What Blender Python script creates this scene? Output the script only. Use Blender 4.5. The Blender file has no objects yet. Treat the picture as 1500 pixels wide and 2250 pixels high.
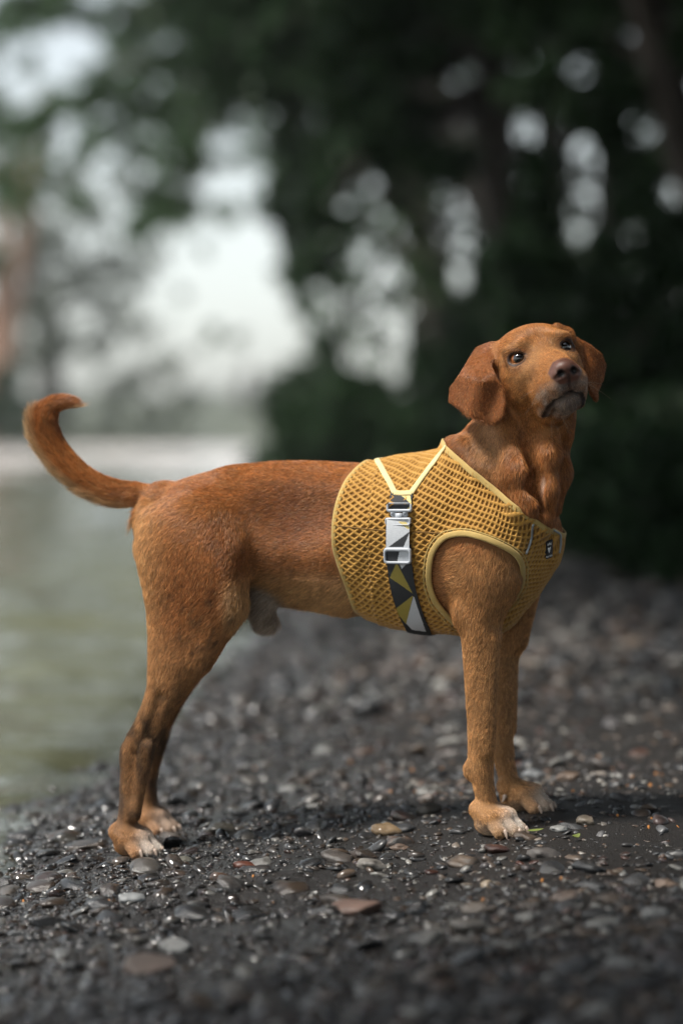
import bpy, math, random
import numpy as np
from math import radians, sin, cos, pi

rng = np.random.default_rng(7)
random.seed(7)
S = bpy.context.scene
COL = S.collection

# ------------------------------------------------------------------ camera
FPX = 5312.5                 # focal length in pixels of the 1500 x 2250 frame (85 mm, 36 mm tall sensor)
HOR = 940.0                  # horizon row
HC = 0.63                    # lens height above the water
PITCH = math.atan((1125 - HOR) / FPX)
FOCUS = 3.31
cam_d = bpy.data.cameras.new('camera')
cam = bpy.data.objects.new('camera', cam_d)
COL.objects.link(cam)
cam.location = (0, 0, HC)
cam.rotation_euler = (pi / 2 - PITCH, 0, 0)
cam_d.sensor_fit = 'VERTICAL'
cam_d.sensor_height = 36
cam_d.sensor_width = 24
cam_d.lens = 85
cam_d.clip_start = 0.05
cam_d.clip_end = 3000
cam_d.dof.use_dof = True
cam_d.dof.focus_distance = FOCUS
cam_d.dof.aperture_fstop = 1.65
cam_d.dof.aperture_blades = 0
S.camera = cam

# ------------------------------------------------------------------ sky, sun, exposure
SUN_EL, SUN_AZ = radians(60), radians(-118)      # azimuth measured from +Y (away from the camera) towards +X
W = bpy.data.worlds.new('World')
S.world = W
W.use_nodes = True
wn = W.node_tree
for n in list(wn.nodes):
    wn.nodes.remove(n)
sky = wn.nodes.new('ShaderNodeTexSky')
sky.sky_type = 'NISHITA'
sky.sun_disc = False
sky.sun_elevation = SUN_EL
sky.sun_rotation = SUN_AZ
sky.air_density = 1.0
sky.dust_density = 1.6
sky.ozone_density = 1.0
bg = wn.nodes.new('ShaderNodeBackground')
bg.inputs['Strength'].default_value = 0.060
wo = wn.nodes.new('ShaderNodeOutputWorld')
# thin even overcast: the clear sky's light, most of its blue taken out
lum = wn.nodes.new('ShaderNodeRGBToBW'); wn.links.new(sky.outputs[0], lum.inputs[0])
tnt = wn.nodes.new('ShaderNodeMix'); tnt.data_type = 'RGBA'; tnt.blend_type = 'MULTIPLY'; tnt.inputs[0].default_value = 1.0
wn.links.new(lum.outputs[0], tnt.inputs[6]); tnt.inputs[7].default_value = (.97, 1.0, .97, 1)
ovc = wn.nodes.new('ShaderNodeMix'); ovc.data_type = 'RGBA'; ovc.inputs[0].default_value = .72
wn.links.new(sky.outputs[0], ovc.inputs[6]); wn.links.new(tnt.outputs[2], ovc.inputs[7])
wn.links.new(ovc.outputs[2], bg.inputs[0])
wn.links.new(bg.outputs[0], wo.inputs[0])
sun_d = bpy.data.lights.new('sun', 'SUN')
sun_d.energy = 1.5
sun_d.angle = radians(12)
sun_d.color = (1.0, 0.95, 0.88)
sun = bpy.data.objects.new('sun', sun_d)
COL.objects.link(sun)
_sd = np.array([sin(SUN_AZ) * cos(SUN_EL), cos(SUN_AZ) * cos(SUN_EL), sin(SUN_EL)])   # towards the sun
from mathutils import Vector, Matrix, Quaternion
sun.rotation_euler = Vector(_sd).to_track_quat('Z', 'Y').to_euler()
sun.location = Vector(_sd) * 30
S.view_settings.view_transform = 'Standard'
S.view_settings.look = 'None'
S.view_settings.gamma = 1.0
S.view_settings.use_curve_mapping = False
S.view_settings.exposure = 2.08
S.cycles.use_denoising = True
try:
    S.cycles.denoiser = 'OPENIMAGEDENOISE'
except Exception:
    pass
S.cycles.max_bounces = 8
S.cycles.diffuse_bounces = 3
S.cycles.glossy_bounces = 3
S.cycles.transmission_bounces = 4
S.cycles.transparent_max_bounces = 8
S.cycles.sample_clamp_indirect = 6
S.cycles_curves.shape = 'RIBBONS'
S.cycles_curves.subdivisions = 2

# ------------------------------------------------------------------ pixel -> place helpers
CP, SP = cos(PITCH), sin(PITCH)
def ray(px, py):
    """direction through a pixel of the photograph, scaled to one metre of world Y"""
    px = np.asarray(px, float); py = np.asarray(py, float)
    x = (px - 750) / FPX; z = -(py - 1125) / FPX
    y2 = CP + z * SP
    z2 = z * CP - SP
    return np.stack(np.broadcast_arrays(x / y2, 1.0, z2 / y2), -1)
def at(px, py, Y):
    r = ray(px, py)
    Y = np.asarray(Y, float)
    return r * Y[..., None] + np.array([0, 0, HC])

YAW = radians(-12)
DOG_O = np.array([0.0, 3.46, 0.0])
CY, SY = cos(YAW), sin(YAW)
def w2l(p):
    q = np.asarray(p, float) - DOG_O
    return np.stack([q[..., 0] * CY + q[..., 1] * SY, -q[..., 0] * SY + q[..., 1] * CY, q[..., 2]], -1)
def l2w(p):
    p = np.asarray(p, float)
    return np.stack([p[..., 0] * CY - p[..., 1] * SY, p[..., 0] * SY + p[..., 1] * CY, p[..., 2]], -1) + DOG_O
def loc(px, py, yl):
    """dog-space point seen at a pixel, at a given sideways offset from the dog's middle plane"""
    r = ray(px, py)
    yl = np.asarray(yl, float)
    # local y of DOG: -(wx)*SY + (wy-3.46)*CY = yl
    t = (yl + DOG_O[1] * CY) / (-r[..., 0] * SY + CY)
    return w2l(r * t[..., None] + np.array([0, 0, HC]))

# ------------------------------------------------------------------ object helpers
def link(name, data, parent=None):
    o = bpy.data.objects.new(name, data)
    COL.objects.link(o)
    if parent is not None:
        o.parent = parent
    return o
def tag(o, label=None, cat=None, group=None, kind=None):
    if label: o['label'] = label
    if cat: o['category'] = cat
    if group: o['group'] = group
    if kind: o['kind'] = kind
    return o
def empty(name, pos, label=None, cat=None, group=None, rz=0.0):
    o = link(name, None)
    o.location = pos
    o.rotation_euler = (0, 0, rz)
    o.empty_display_size = 0.05
    return tag(o, label, cat, group)
def mesh_np(name, V, F, mats=(), smooth=True, mat_idx=None, attrs=None):
    """V (n,3); F: (m,3|4) int array or list of arrays"""
    me = bpy.data.meshes.new(name)
    V = np.ascontiguousarray(V, dtype=np.float32)
    blocks = F if isinstance(F, list) else [F]
    blocks = [np.asarray(b, dtype=np.int32) for b in blocks if len(b)]
    me.vertices.add(len(V)); me.vertices.foreach_set('co', V.ravel())
    tot = np.concatenate([np.full(len(b), b.shape[1], np.int32) for b in blocks])
    idx = np.concatenate([b.ravel() for b in blocks])
    st = np.concatenate([[0], np.cumsum(tot)[:-1]]).astype(np.int32)
    me.loops.add(len(idx)); me.loops.foreach_set('vertex_index', idx)
    me.polygons.add(len(tot)); me.polygons.foreach_set('loop_start', st); me.polygons.foreach_set('loop_total', tot)
    if smooth:
        me.polygons.foreach_set('use_smooth', np.ones(len(tot), bool))
    if mat_idx is not None:
        me.polygons.foreach_set('material_index', np.asarray(mat_idx, np.int32))
    for m in mats:
        me.materials.append(m)
    for k, a in (attrs or {}).items():
        a = np.asarray(a, np.float32)
        if a.ndim == 1:
            at_ = me.attributes.new(k, 'FLOAT', 'POINT'); at_.data.foreach_set('value', a)
        else:
            if a.shape[1] == 3: a = np.c_[a, np.ones(len(a), np.float32)]
            at_ = me.attributes.new(k, 'FLOAT_COLOR', 'POINT'); at_.data.foreach_set('color', np.ascontiguousarray(a, np.float32).ravel())
    me.update(calc_edges=True); me.validate()
    return me

# ------------------------------------------------------------------ material helpers
class NT:
    def __init__(s, name):
        s.m = bpy.data.materials.new(name); s.m.use_nodes = True
        s.t = s.m.node_tree
        s.b = s.t.nodes['Principled BSDF']; s.o = s.t.nodes['Material Output']
    def n(s, typ, **kw):
        nd = s.t.nodes.new(typ)
        for k, v in kw.items():
            if k in ('in_',): continue
            setattr(nd, k, v)
        return nd
    def l(s, a, b): s.t.links.new(a, b)
    def val(s, nd, **kw):
        for k, v in kw.items(): nd.inputs[k.replace('_', ' ')].default_value = v
        return nd
    def ramp(s, fac, stops):
        r = s.n('ShaderNodeValToRGB'); s.l(fac, r.inputs[0])
        e = r.color_ramp.elements
        while len(e) > 1: e.remove(e[-1])
        e[0].position = stops[0][0]; e[0].color = (*stops[0][1], 1)
        for p, c in stops[1:]:
            q = e.new(p); q.color = (*c, 1)
        return r.outputs[0]
    def noise(s, scale, detail=4, rough=.55, vec=None, dim='3D'):
        nd = s.n('ShaderNodeTexNoise'); nd.inputs['Scale'].default_value = scale
        nd.inputs['Detail'].default_value = detail; nd.inputs['Roughness'].default_value = rough
        if vec is not None: s.l(vec, nd.inputs['Vector'])
        return nd
    def coord(s, which='Object'): return s.n('ShaderNodeTexCoord').outputs[which]
    def bump(s, h, strength=.3, dist=.01):
        b = s.n('ShaderNodeBump'); b.inputs['Strength'].default_value = strength; b.inputs['Distance'].default_value = dist
        s.l(h, b.inputs['Height']); s.l(b.outputs[0], s.b.inputs['Normal']); return b
    def mix(s, fac, a, b, mode='MIX'):
        m = s.n('ShaderNodeMix'); m.data_type = 'RGBA'; m.blend_type = mode
        for sock, v in ((m.inputs[0], fac), (m.inputs[6], a), (m.inputs[7], b)):
            if hasattr(v, 'node'): s.l(v, sock)
            elif isinstance(v, tuple): sock.default_value = (*v, 1)
            else: sock.default_value = v
        return m.outputs[2]
    def set(s, **kw):
        for k, v in kw.items():
            sock = s.b.inputs[k.replace('_', ' ')]
            if hasattr(v, 'node'): s.l(v, sock)
            elif isinstance(v, tuple) and len(v) == 3: sock.default_value = (*v, 1)
            else: sock.default_value = v
        return s
HAZE_DENSITY = 0.0008
def vnoise(P, scale, seed=0):
    """cheap smooth value noise, -1..1"""
    r_ = np.random.default_rng(seed); T_ = r_.uniform(-1, 1, (32, 32, 32)).astype(np.float32)
    q = np.asarray(P) * scale + 1000.3; i = np.floor(q).astype(int); f = q - i; f = f * f * (3 - 2 * f)
    o = 0
    for a in (0, 1):
        for b in (0, 1):
            for c in (0, 1):
                w = (f[..., 0] if a else 1 - f[..., 0]) * (f[..., 1] if b else 1 - f[..., 1]) * (f[..., 2] if c else 1 - f[..., 2])
                o = o + w * T_[(i[..., 0] + a) & 31, (i[..., 1] + b) & 31, (i[..., 2] + c) & 31]
    return o
# ================================================================== GROUND, WATER, FAR BANK
SH = np.array([(-30, -.50), (0, -.48), (2.4, -.46), (3.28, -.465), (3.7, -.455), (4.0, -.455), (4.3, -.42), (4.8, -.355), (5.4, -.315), (6.8, -.28), (8.2, -.24), (13, -.27), (21, -.39), (34, -.62), (47, -.85), (300, -4.0)])
def shore(y): return np.interp(y, SH[:, 0], SH[:, 1])
FAR_Y0, FAR_Y1 = 28.0, 76.0
def vnoise2(x, y, s, seed):
    r_ = np.random.default_rng(seed); T_ = r_.uniform(-1, 1, (64, 64)).astype(np.float32)
    u = np.asarray(x) * s + 500.37; v = np.asarray(y) * s + 500.71
    i = np.floor(u).astype(int); j = np.floor(v).astype(int); f = u - i; g = v - j
    f = f * f * (3 - 2 * f); g = g * g * (3 - 2 * g); i &= 63; j &= 63; i1 = (i + 1) & 63; j1 = (j + 1) & 63
    return (T_[i, j] * (1 - f) + T_[i1, j] * f) * (1 - g) + (T_[i, j1] * (1 - f) + T_[i1, j1] * f) * g
def sstep(a, b, x):
    t = np.clip((x - a) / (b - a), 0, 1); return t * t * (3 - 2 * t)
def g_base(x, y):
    d = x - shore(y)
    z = np.where(d < 0, np.interp(d, [-8, -3, -1.2, -.4, -.16, 0], [-1.4, -.75, -.40, -.12, -.026, -.003]), np.interp(d, [0, .75, 1.6, 3.0, 6, 12, 200], [0, .066, .105, .16, .55, 1.2, 3.0]))
    far = sstep(FAR_Y0 - 6, FAR_Y0 + 4, y + .22 * (x + 6))
    zf = np.interp(y, [FAR_Y0 - 4, FAR_Y0, 60, FAR_Y1, 95, 140, 400], [-.3, -.02, .02, .03, .5, 1.5, 6])
    z = z * (1 - far) + np.where(x < shore(y) + 3, zf, np.maximum(z, zf)) * far
    return z
FEET = [(1085, 1836, -.070), (1146, 1784, .072), (292, 1880, -.075), (330, 1832, .075)]
fw = np.array([l2w(loc(*f)) for f in FEET])
_K = np.exp(-((fw[:, None, :2] - fw[None, :, :2]) ** 2).sum(2) / (2 * .16 ** 2))
FOOT_C = np.linalg.solve(_K, fw[:, 2] + .003 - g_base(fw[:, 0], fw[:, 1]))
print('feet', fw.round(3).tolist(), 'base', g_base(fw[:, 0], fw[:, 1]).round(3))
def ground_z(x, y, fine=True):
    x = np.asarray(x, float); y = np.asarray(y, float)
    z = g_base(x, y)
    w = np.exp(-((x[..., None] - fw[:, 0]) ** 2 + (y[..., None] - fw[:, 1]) ** 2) / (2 * .16 ** 2))
    z = z + (w * FOOT_C).sum(-1)
    if fine:
        nearf = np.clip(1.0 - w.max(-1) * 1.0, 0.12, 1)
        a = vnoise2(x, y, 2.2, 1) * .011 + vnoise2(x, y, 7, 2) * .007 + vnoise2(x, y, 19, 3) * .0035 + vnoise2(x, y, 48, 4) * .0018
        dsh = x - shore(y); z = z + a * nearf * (.35 + .65 * sstep(0, .3, dsh)) + vnoise2(x, y, .25, 6) * .05 * sstep(6, 14, np.hypot(x, y))
    return z
def grow(a, step, ratio, end):
    o = [a]; s = step
    while o[-1] < end: o.append(o[-1] + s); s *= ratio
    return np.array(o)
xs_ = np.r_[-grow(.75, .02, 1.09, 260)[::-1], np.arange(-.74, 1.0, .0105), grow(1.0, .0108, 1.06, 260)]
ys_ = np.r_[-grow(0, .3, 1.3, 60)[::-1][:-1], np.linspace(0, 2.0, 12)[:-1], np.arange(2.0, 5.2, .012), grow(5.2, .0125, 1.028, 420)]
GX, GY = np.meshgrid(xs_, ys_)
GZ = ground_z(GX, GY)
mg = NT('wet_gravel_soil')
pos = mg.n('ShaderNodeNewGeometry').outputs['Position']
sep = mg.n('ShaderNodeSeparateXYZ'); mg.l(pos, sep.inputs[0])
na = mg.noise(3.5, 6, .6, pos); nb = mg.noise(60, 6, .7, pos); nc_ = mg.noise(300, 3, .7, pos)
base = mg.ramp(nb.outputs['Fac'], [(.25, (.004, .0034, .0028)), (.5, (.0105, .0086, .0068)), (.66, (.025, .020, .0155)), (.8, (.075, .063, .052))])
base = mg.mix(na.outputs['Fac'], base, mg.ramp(nc_.outputs['Fac'], [(.3, (.007, .0058, .0048)), (.62, (.022, .0165, .013)), (.8, (.06, .05, .042))]))
sand = mg.ramp(nb.outputs['Fac'], [(.2, (.42, .38, .35)), (.8, (.68, .63, .60))])
fy = mg.n('ShaderNodeMapRange'); fy.inputs[1].default_value = 23; fy.inputs[2].default_value = 27; mg.l(sep.outputs['Y'], fy.inputs[0])
ph_ = mg.ramp(na.outputs['Fac'], [(.45, (.0, .0, .0)), (.62, (1, 1, 1))])
fy2 = mg.n('ShaderNodeMapRange'); fy2.inputs[1].default_value = 76; fy2.inputs[2].default_value = 73; mg.l(sep.outputs['Y'], fy2.inputs[0])
fym = mg.n('ShaderNodeMath', operation='MULTIPLY'); mg.l(fy.outputs[0], fym.inputs[0]); mg.l(fy2.outputs[0], fym.inputs[1])
base = mg.mix(fym.outputs[0], base, sand)
fy3 = mg.n('ShaderNodeMapRange'); fy3.inputs[1].default_value = 75; fy3.inputs[2].default_value = 78; mg.l(sep.outputs['Y'], fy3.inputs[0])
base = mg.mix(fy3.outputs[0], base, (.105, .125, .075))
wet_ = mg.n('ShaderNodeMapRange'); wet_.inputs[1].default_value = .06; wet_.inputs[2].default_value = .030; mg.l(sep.outputs['Z'], wet_.inputs[0])
base = mg.mix(wet_.outputs[0], base, mg.mix(.55, base, (.008, .008, .008)))
rr_ = mg.n('ShaderNodeMapRange'); rr_.inputs[3].default_value = .52; rr_.inputs[4].default_value = .22; mg.l(wet_.outputs[0], rr_.inputs[0])
rn = mg.n('ShaderNodeMath', operation='ADD'); mg.l(rr_.outputs[0], rn.inputs[0])
rm = mg.n('ShaderNodeMath', operation='MULTIPLY_ADD'); mg.l(na.outputs['Fac'], rm.inputs[0]); rm.inputs[1].default_value = .5; rm.inputs[2].default_value = -.25; mg.l(rm.outputs[0], rn.inputs[1])
sp_ = mg.n('ShaderNodeMapRange'); sp_.inputs[3].default_value = .38; sp_.inputs[4].default_value = .5; mg.l(wet_.outputs[0], sp_.inputs[0])
base = mg.mix(1.0, base, (.62, .57, .53), 'MULTIPLY')
base = mg.mix(fym.outputs[0], base, sand)
mg.set(Base_Color=base, Roughness=rn.outputs[0]); mg.l(sp_.outputs[0], mg.b.inputs['Specular IOR Level'])
hmx = mg.n('ShaderNodeMath', operation='ADD'); mg.l(nb.outputs['Fac'], hmx.inputs[0]); mg.l(nc_.outputs['Fac'], hmx.inputs[1]); mg.bump(hmx.outputs[0], .8, .006)
def grid_faces(nx, ny):
    v = np.arange(nx * ny).reshape(ny, nx); return np.stack([v[:-1, :-1], v[:-1, 1:], v[1:, 1:], v[1:, :-1]], -1).reshape(-1, 4)
ground = link('ground', mesh_np('ground', np.stack([GX, GY, GZ], -1).reshape(-1, 3), grid_faces(len(xs_), len(ys_)), [mg.m]))
tag(ground, 'dark damp gravel bank sloping down to the river and pale bar beyond', kind='structure')
# water
wx = np.r_[-grow(.2, .02, 1.022, 3)[::-1], np.arange(-.17, .3, .03)]
wy = np.r_[np.linspace(-30, 1.8, 24), np.arange(1.9, 9, .03), grow(9, .04, 1.05, 70)]
wx = np.r_[-grow(3.1, .1, 1.1, 200)[::-1], wx[wx > -3.05]]
WX, WY = np.meshgrid(wx, wy)
calm = 1 - .8 * sstep(.14, .0, shore(WY) - WX)
WZ = (vnoise2(WX * 1.0, WY * 2.2, 1.5, 21) * .008 + vnoise2(WX, WY * 2, 5, 22) * .006 + vnoise2(WX, WY * 2.0, 13, 23) * .0032) * calm * np.clip(20 / np.maximum(WY, 6), .2, 1)
WZ += (vnoise2(WX * .55 + .3 * WY, WY, 1.7, 24) * .024 + vnoise2(WX * .6 - .2 * WY, WY, 3.6, 25) * .013 + vnoise2(WX, WY * 1.3, 9, 26) * .0035) * calm * np.clip(WY / 6, .5, 1.6)
for xi, yi, wxx, wyy in ((-.80, 6.0, .10, .16), (-.97, 8.3, .14, .3), (-1.14, 8.6, .12, .3), (-.78, 9.2, .16, .3), (-.50, 4.5, .14, .10), (-.62, 4.1, .12, .10), (-.9, 12, .3, .4)):      # riffles over shallow stones
    WZ += np.exp(-((WX - xi) / wxx) ** 2 - ((WY - yi) / wyy) ** 2) * (vnoise2(WX, WY, 11, 27) * .016 + vnoise2(WX, WY, 24, 28) * .007)
mw = NT('river_water')
wpos = mw.n('ShaderNodeNewGeometry').outputs['Position']; mp_ = mw.n('ShaderNodeMapping'); mp_.inputs['Scale'].default_value = (1, 2.2, 1); mw.l(wpos, mp_.inputs[0])
w1 = mw.noise(7, 5, .62, mp_.outputs[0]); w2 = mw.noise(2.2, 3, .6, mp_.outputs[0]); wa_ = mw.n('ShaderNodeMath', operation='MULTIPLY_ADD'); mw.l(w2.outputs['Fac'], wa_.inputs[0]); wa_.inputs[1].default_value = 2.5; mw.l(w1.outputs['Fac'], wa_.inputs[2])
wb = mw.n('ShaderNodeBump'); wb.inputs['Strength'].default_value = .8; wb.inputs['Distance'].default_value = .006; mw.l(wa_.outputs[0], wb.inputs['Height'])
mw.t.nodes.remove(mw.b)
dfn = mw.n('ShaderNodeBsdfDiffuse'); dfn.inputs[0].default_value = (.100, .104, .062, 1); trn = mw.n('ShaderNodeBsdfTransparent'); trn.inputs[0].default_value = (.86, .88, .82, 1)
glo = mw.n('ShaderNodeBsdfGlossy'); glo.inputs['Roughness'].default_value = .03; mw.l(wb.outputs[0], glo.inputs['Normal'])
frn = mw.n('ShaderNodeFresnel'); frn.inputs[0].default_value = 1.33; mw.l(wb.outputs[0], frn.inputs['Normal'])
dep = mw.n('ShaderNodeAttribute', attribute_name='murk')
mxa = mw.n('ShaderNodeMixShader'); mw.l(dep.outputs['Fac'], mxa.inputs[0]); mw.l(trn.outputs[0], mxa.inputs[1]); mw.l(dfn.outputs[0], mxa.inputs[2])
mxb = mw.n('ShaderNodeMixShader'); mw.l(frn.outputs[0], mxb.inputs[0]); mw.l(mxa.outputs[0], mxb.inputs[1]); mw.l(glo.outputs[0], mxb.inputs[2]); mw.l(mxb.outputs[0], mw.o.inputs[0])
murk = 1 - np.exp(-np.clip(-g_base(WX, WY), 0, 5) * 34)
water = link('river_water', mesh_np('river_water', np.stack([WX, WY, WZ], -1).reshape(-1, 3), grid_faces(len(wx), len(wy)), [mw.m], attrs={'murk': murk.ravel()}))
tag(water, 'shallow greenish river water with small ripples along the gravel bank', kind='structure')
# ================================================================== TREES, BUSHES
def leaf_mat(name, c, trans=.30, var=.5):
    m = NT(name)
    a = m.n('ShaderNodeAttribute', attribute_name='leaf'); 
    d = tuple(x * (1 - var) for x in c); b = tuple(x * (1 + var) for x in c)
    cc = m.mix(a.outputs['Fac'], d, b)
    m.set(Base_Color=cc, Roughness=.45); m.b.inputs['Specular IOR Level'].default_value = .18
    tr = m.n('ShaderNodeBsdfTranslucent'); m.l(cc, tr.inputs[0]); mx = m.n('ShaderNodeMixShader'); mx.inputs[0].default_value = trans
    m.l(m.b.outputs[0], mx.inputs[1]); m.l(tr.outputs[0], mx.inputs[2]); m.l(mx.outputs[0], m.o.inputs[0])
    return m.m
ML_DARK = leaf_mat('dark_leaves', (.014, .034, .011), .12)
ML_MID = leaf_mat('river_leaves', (.045, .088, .032), .38, .65)
ML_HAZED = leaf_mat('hazed_leaves', (.11, .128, .095))  # far foliage: haze put into the leaf colour as a paler tone
def bark_mat(name, c):
    m = NT(name); p = m.coord(); mp = m.n('ShaderNodeMapping'); mp.inputs['Scale'].default_value = (6, 6, 1.2); m.l(p, mp.inputs[0])
    n = m.noise(3, 6, .65, mp.outputs[0]); m.set(Base_Color=m.ramp(n.outputs['Fac'], [(.3, tuple(x * .5 for x in c)), (.7, tuple(x * 1.4 for x in c))]), Roughness=.85); m.bump(n.outputs['Fac'], .8, .03); return m.m
MB_DARK = bark_mat('dark_bark', (.035, .028, .023)); MB_RED = bark_mat('reddish_bark', (.26, .15, .10))
def leaves(P, size, seed=0):
    """one folded pointed leaf (two quads) at every point"""
    r_ = np.random.default_rng(seed); n = len(P)
    d = r_.normal(size=(n, 3)); d[:, 2] -= .4; d /= np.linalg.norm(d, axis=1, keepdims=True)
    u = np.cross(d, r_.normal(size=(n, 3))); u /= np.linalg.norm(u, axis=1, keepdims=True) + 1e-9
    nn = np.cross(d, u); L = size * r_.uniform(.7, 1.3, (n, 1)); w = L * r_.uniform(.22, .36, (n, 1))
    a = P; t = P + d * L; m = P + d * L * .45 - nn * w * .25
    l = P + d * L * .45 + u * w; q = P + d * L * .45 - u * w
    V = np.stack([a, l, t, q, m], 1).reshape(-1, 3); b = np.arange(n)[:, None] * 5
    F = np.concatenate([b + np.array([0, 4, 2, 1]), b + np.array([0, 3, 2, 4])])
    return V, F, np.repeat(r_.random(n), 5)
def ball(c, r, n, r_):
    d = r_.normal(size=(n, 3)); d /= np.linalg.norm(d, axis=1, keepdims=True)
    return np.asarray(c) + d * (np.asarray(r) * (r_.random((n, 1)) ** .42))
def limb(pts, rad, n=8):
    pts = resample_simple(np.asarray(pts, float), max(4, len(pts) * 3)); rad = np.interp(np.linspace(0, 1, len(pts)), np.linspace(0, 1, len(rad)), rad)
    T = np.gradient(pts, axis=0); T /= np.linalg.norm(T, axis=1, keepdims=True) + 1e-9
    ref = np.array([.3, .9, .1]); A = np.cross(T, ref); A /= np.linalg.norm(A, axis=1, keepdims=True) + 1e-9; B = np.cross(T, A)
    a = np.linspace(0, 2 * pi, n, endpoint=False)
    wob = 1 + .12 * np.sin(a * 3 + np.arange(len(pts))[:, None] * .9)
    V = pts[:, None] + (A[:, None] * np.cos(a)[None, :, None] + B[:, None] * np.sin(a)[None, :, None]) * (rad[:, None] * wob)[..., None]
    v = np.arange(len(pts) * n).reshape(len(pts), n)
    return V.reshape(-1, 3), np.stack([v[:-1], np.roll(v, -1, 1)[:-1], np.roll(v, -1, 1)[1:], v[1:]], -1).reshape(-1, 4)
def resample_simple(p, k):
    L = np.r_[0, np.cumsum(np.linalg.norm(np.diff(p, axis=0), axis=1))]; s = np.linspace(0, L[-1], k)
    return np.stack([np.interp(s, L, p[:, a]) for a in range(3)], 1)
def merge(parts):
    V = []; F = []; o = 0
    for v, f in parts: V.append(v); F.append(f + o); o += len(v)
    return np.concatenate(V), np.concatenate(F)
TREE_SEED = [100]
def plant(name, label, cat, base, clumps, leaf, lmat, trunk=None, bmat=None, group=None, tau=2.6):
    """base (x,y); clumps: (x,y,z,r) in metres; trunk: list of (points, radii)"""
    TREE_SEED[0] += 1; r_ = np.random.default_rng(TREE_SEED[0])
    x, y = base; z = float(ground_z(np.array(x), np.array(y), False))
    t = empty(name, (x, y, z), label, cat, group)
    o = np.array([x, y, z])
    pts = []
    for c in clumps:
        R = c[3]; n = int(tau * pi * R * R / (leaf * leaf * .29 * .55) * 1.0)
        # each clump is several smaller sprays
        k = max(3, int(7))
        cs = ball(c[:3], R * .62, k, r_)
        for q in cs: pts.append(ball(q, (R * .55, R * .55, R * .42), max(4, n // k), r_))
    P = np.concatenate(pts) - o
    V, F, lv = leaves(P, leaf, TREE_SEED[0])
    link('crown' if cat == 'tree' else 'foliage', mesh_np('leaves', V, F, [lmat], smooth=False, attrs={'leaf': lv}), t)
    if trunk:
        tv = merge([limb(np.asarray(p) - o, r) for p, r in trunk])
        link('trunk' if cat == 'tree' else 'stem', mesh_np('wood', *tv, [bmat]), t)
    return t
def C(px, py, Y, rpx, dy=0.0):
    p = at(px, py, Y + dy); return (p[0], p[1], p[2], rpx / FPX * (Y + dy))
def Cs(lst, Y, spread=.08, seed=1, grow_=1.0):
    r_ = np.random.default_rng(seed); return [C(a, b, Y, r * grow_, r_.uniform(-spread, spread) * Y) for a, b, r in lst]
def tri_trunk(base, top, r0, r1, bend=.2, seed=0, limbs=()):
    r_ = np.random.default_rng(seed); b = np.array([base[0], base[1], float(ground_z(np.array(base[0]), np.array(base[1]), False)) - .1]); t = np.array(top)
    k = np.linspace(0, 1, 6)[:, None]; p = b + (t - b) * k + np.sin(k * pi) * r_.normal(0, bend, 3)
    out = [(p, [r0 * 1.35, r0, r0 * .85, r1])]
    for q in limbs:
        s = p[r_.integers(2, 5)]; e = np.array(q[:3]); m = (s + e) / 2 + r_.normal(0, .15, 3) + np.array([0, 0, .15])
        out.append((np.array([s, m, e]), [r1 * .9, r1 * .5, r1 * .15]))
    return out
def pick_limbs(cl, n, seed=0):
    r_ = np.random.default_rng(seed); return [cl[i] for i in r_.choice(len(cl), min(n, len(cl)), replace=False)]
def canopy(x0, x1, y0, y1, z0, z1, r, n, seed):
    r_ = np.random.default_rng(seed); return [(r_.uniform(x0, x1), r_.uniform(y0, y1), r_.uniform(z0, z1), r * r_.uniform(.7, 1.3)) for _ in range(n)]
GAPS = [(840, 440, 60), (790, 590, 55), (860, 510, 70), (900, 560, 60), (880, 640, 85), (960, 600, 55), (930, 460, 40), (820, 740, 75), (800, 830, 65), (805, 880, 55), (770, 690, 50), (1115, 300, 62), (1120, 345, 50), (1105, 420, 42), (1035, 300, 35), (1060, 470, 40),
        (1280, 335, 48), (1290, 430, 40), (1250, 500, 40), (1430, 60, 55), (1470, 150, 50), (1475, 260, 40), (1490, 420, 35), (1265, 160, 30), (1220, 90, 25), (1000, 190, 30), (1090, 130, 28)]
def dark_wall(x0, x1, y0, y1, step, r, seed, keep=1.0, gaps=GAPS, gapscale=1.0):
    r_ = np.random.default_rng(seed); o = []
    for py in np.arange(y0, y1, step):
        for px in np.arange(x0, x1, step):
            a, b = px + r_.uniform(-.4, .4) * step, py + r_.uniform(-.4, .4) * step
            if any(math.hypot(a - g[0], b - g[1]) < (g[2] + r * .35) * gapscale for g in gaps): continue
            if r_.random() > keep: continue
            o.append((a, b, r * r_.uniform(.8, 1.25)))
    return o
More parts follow.
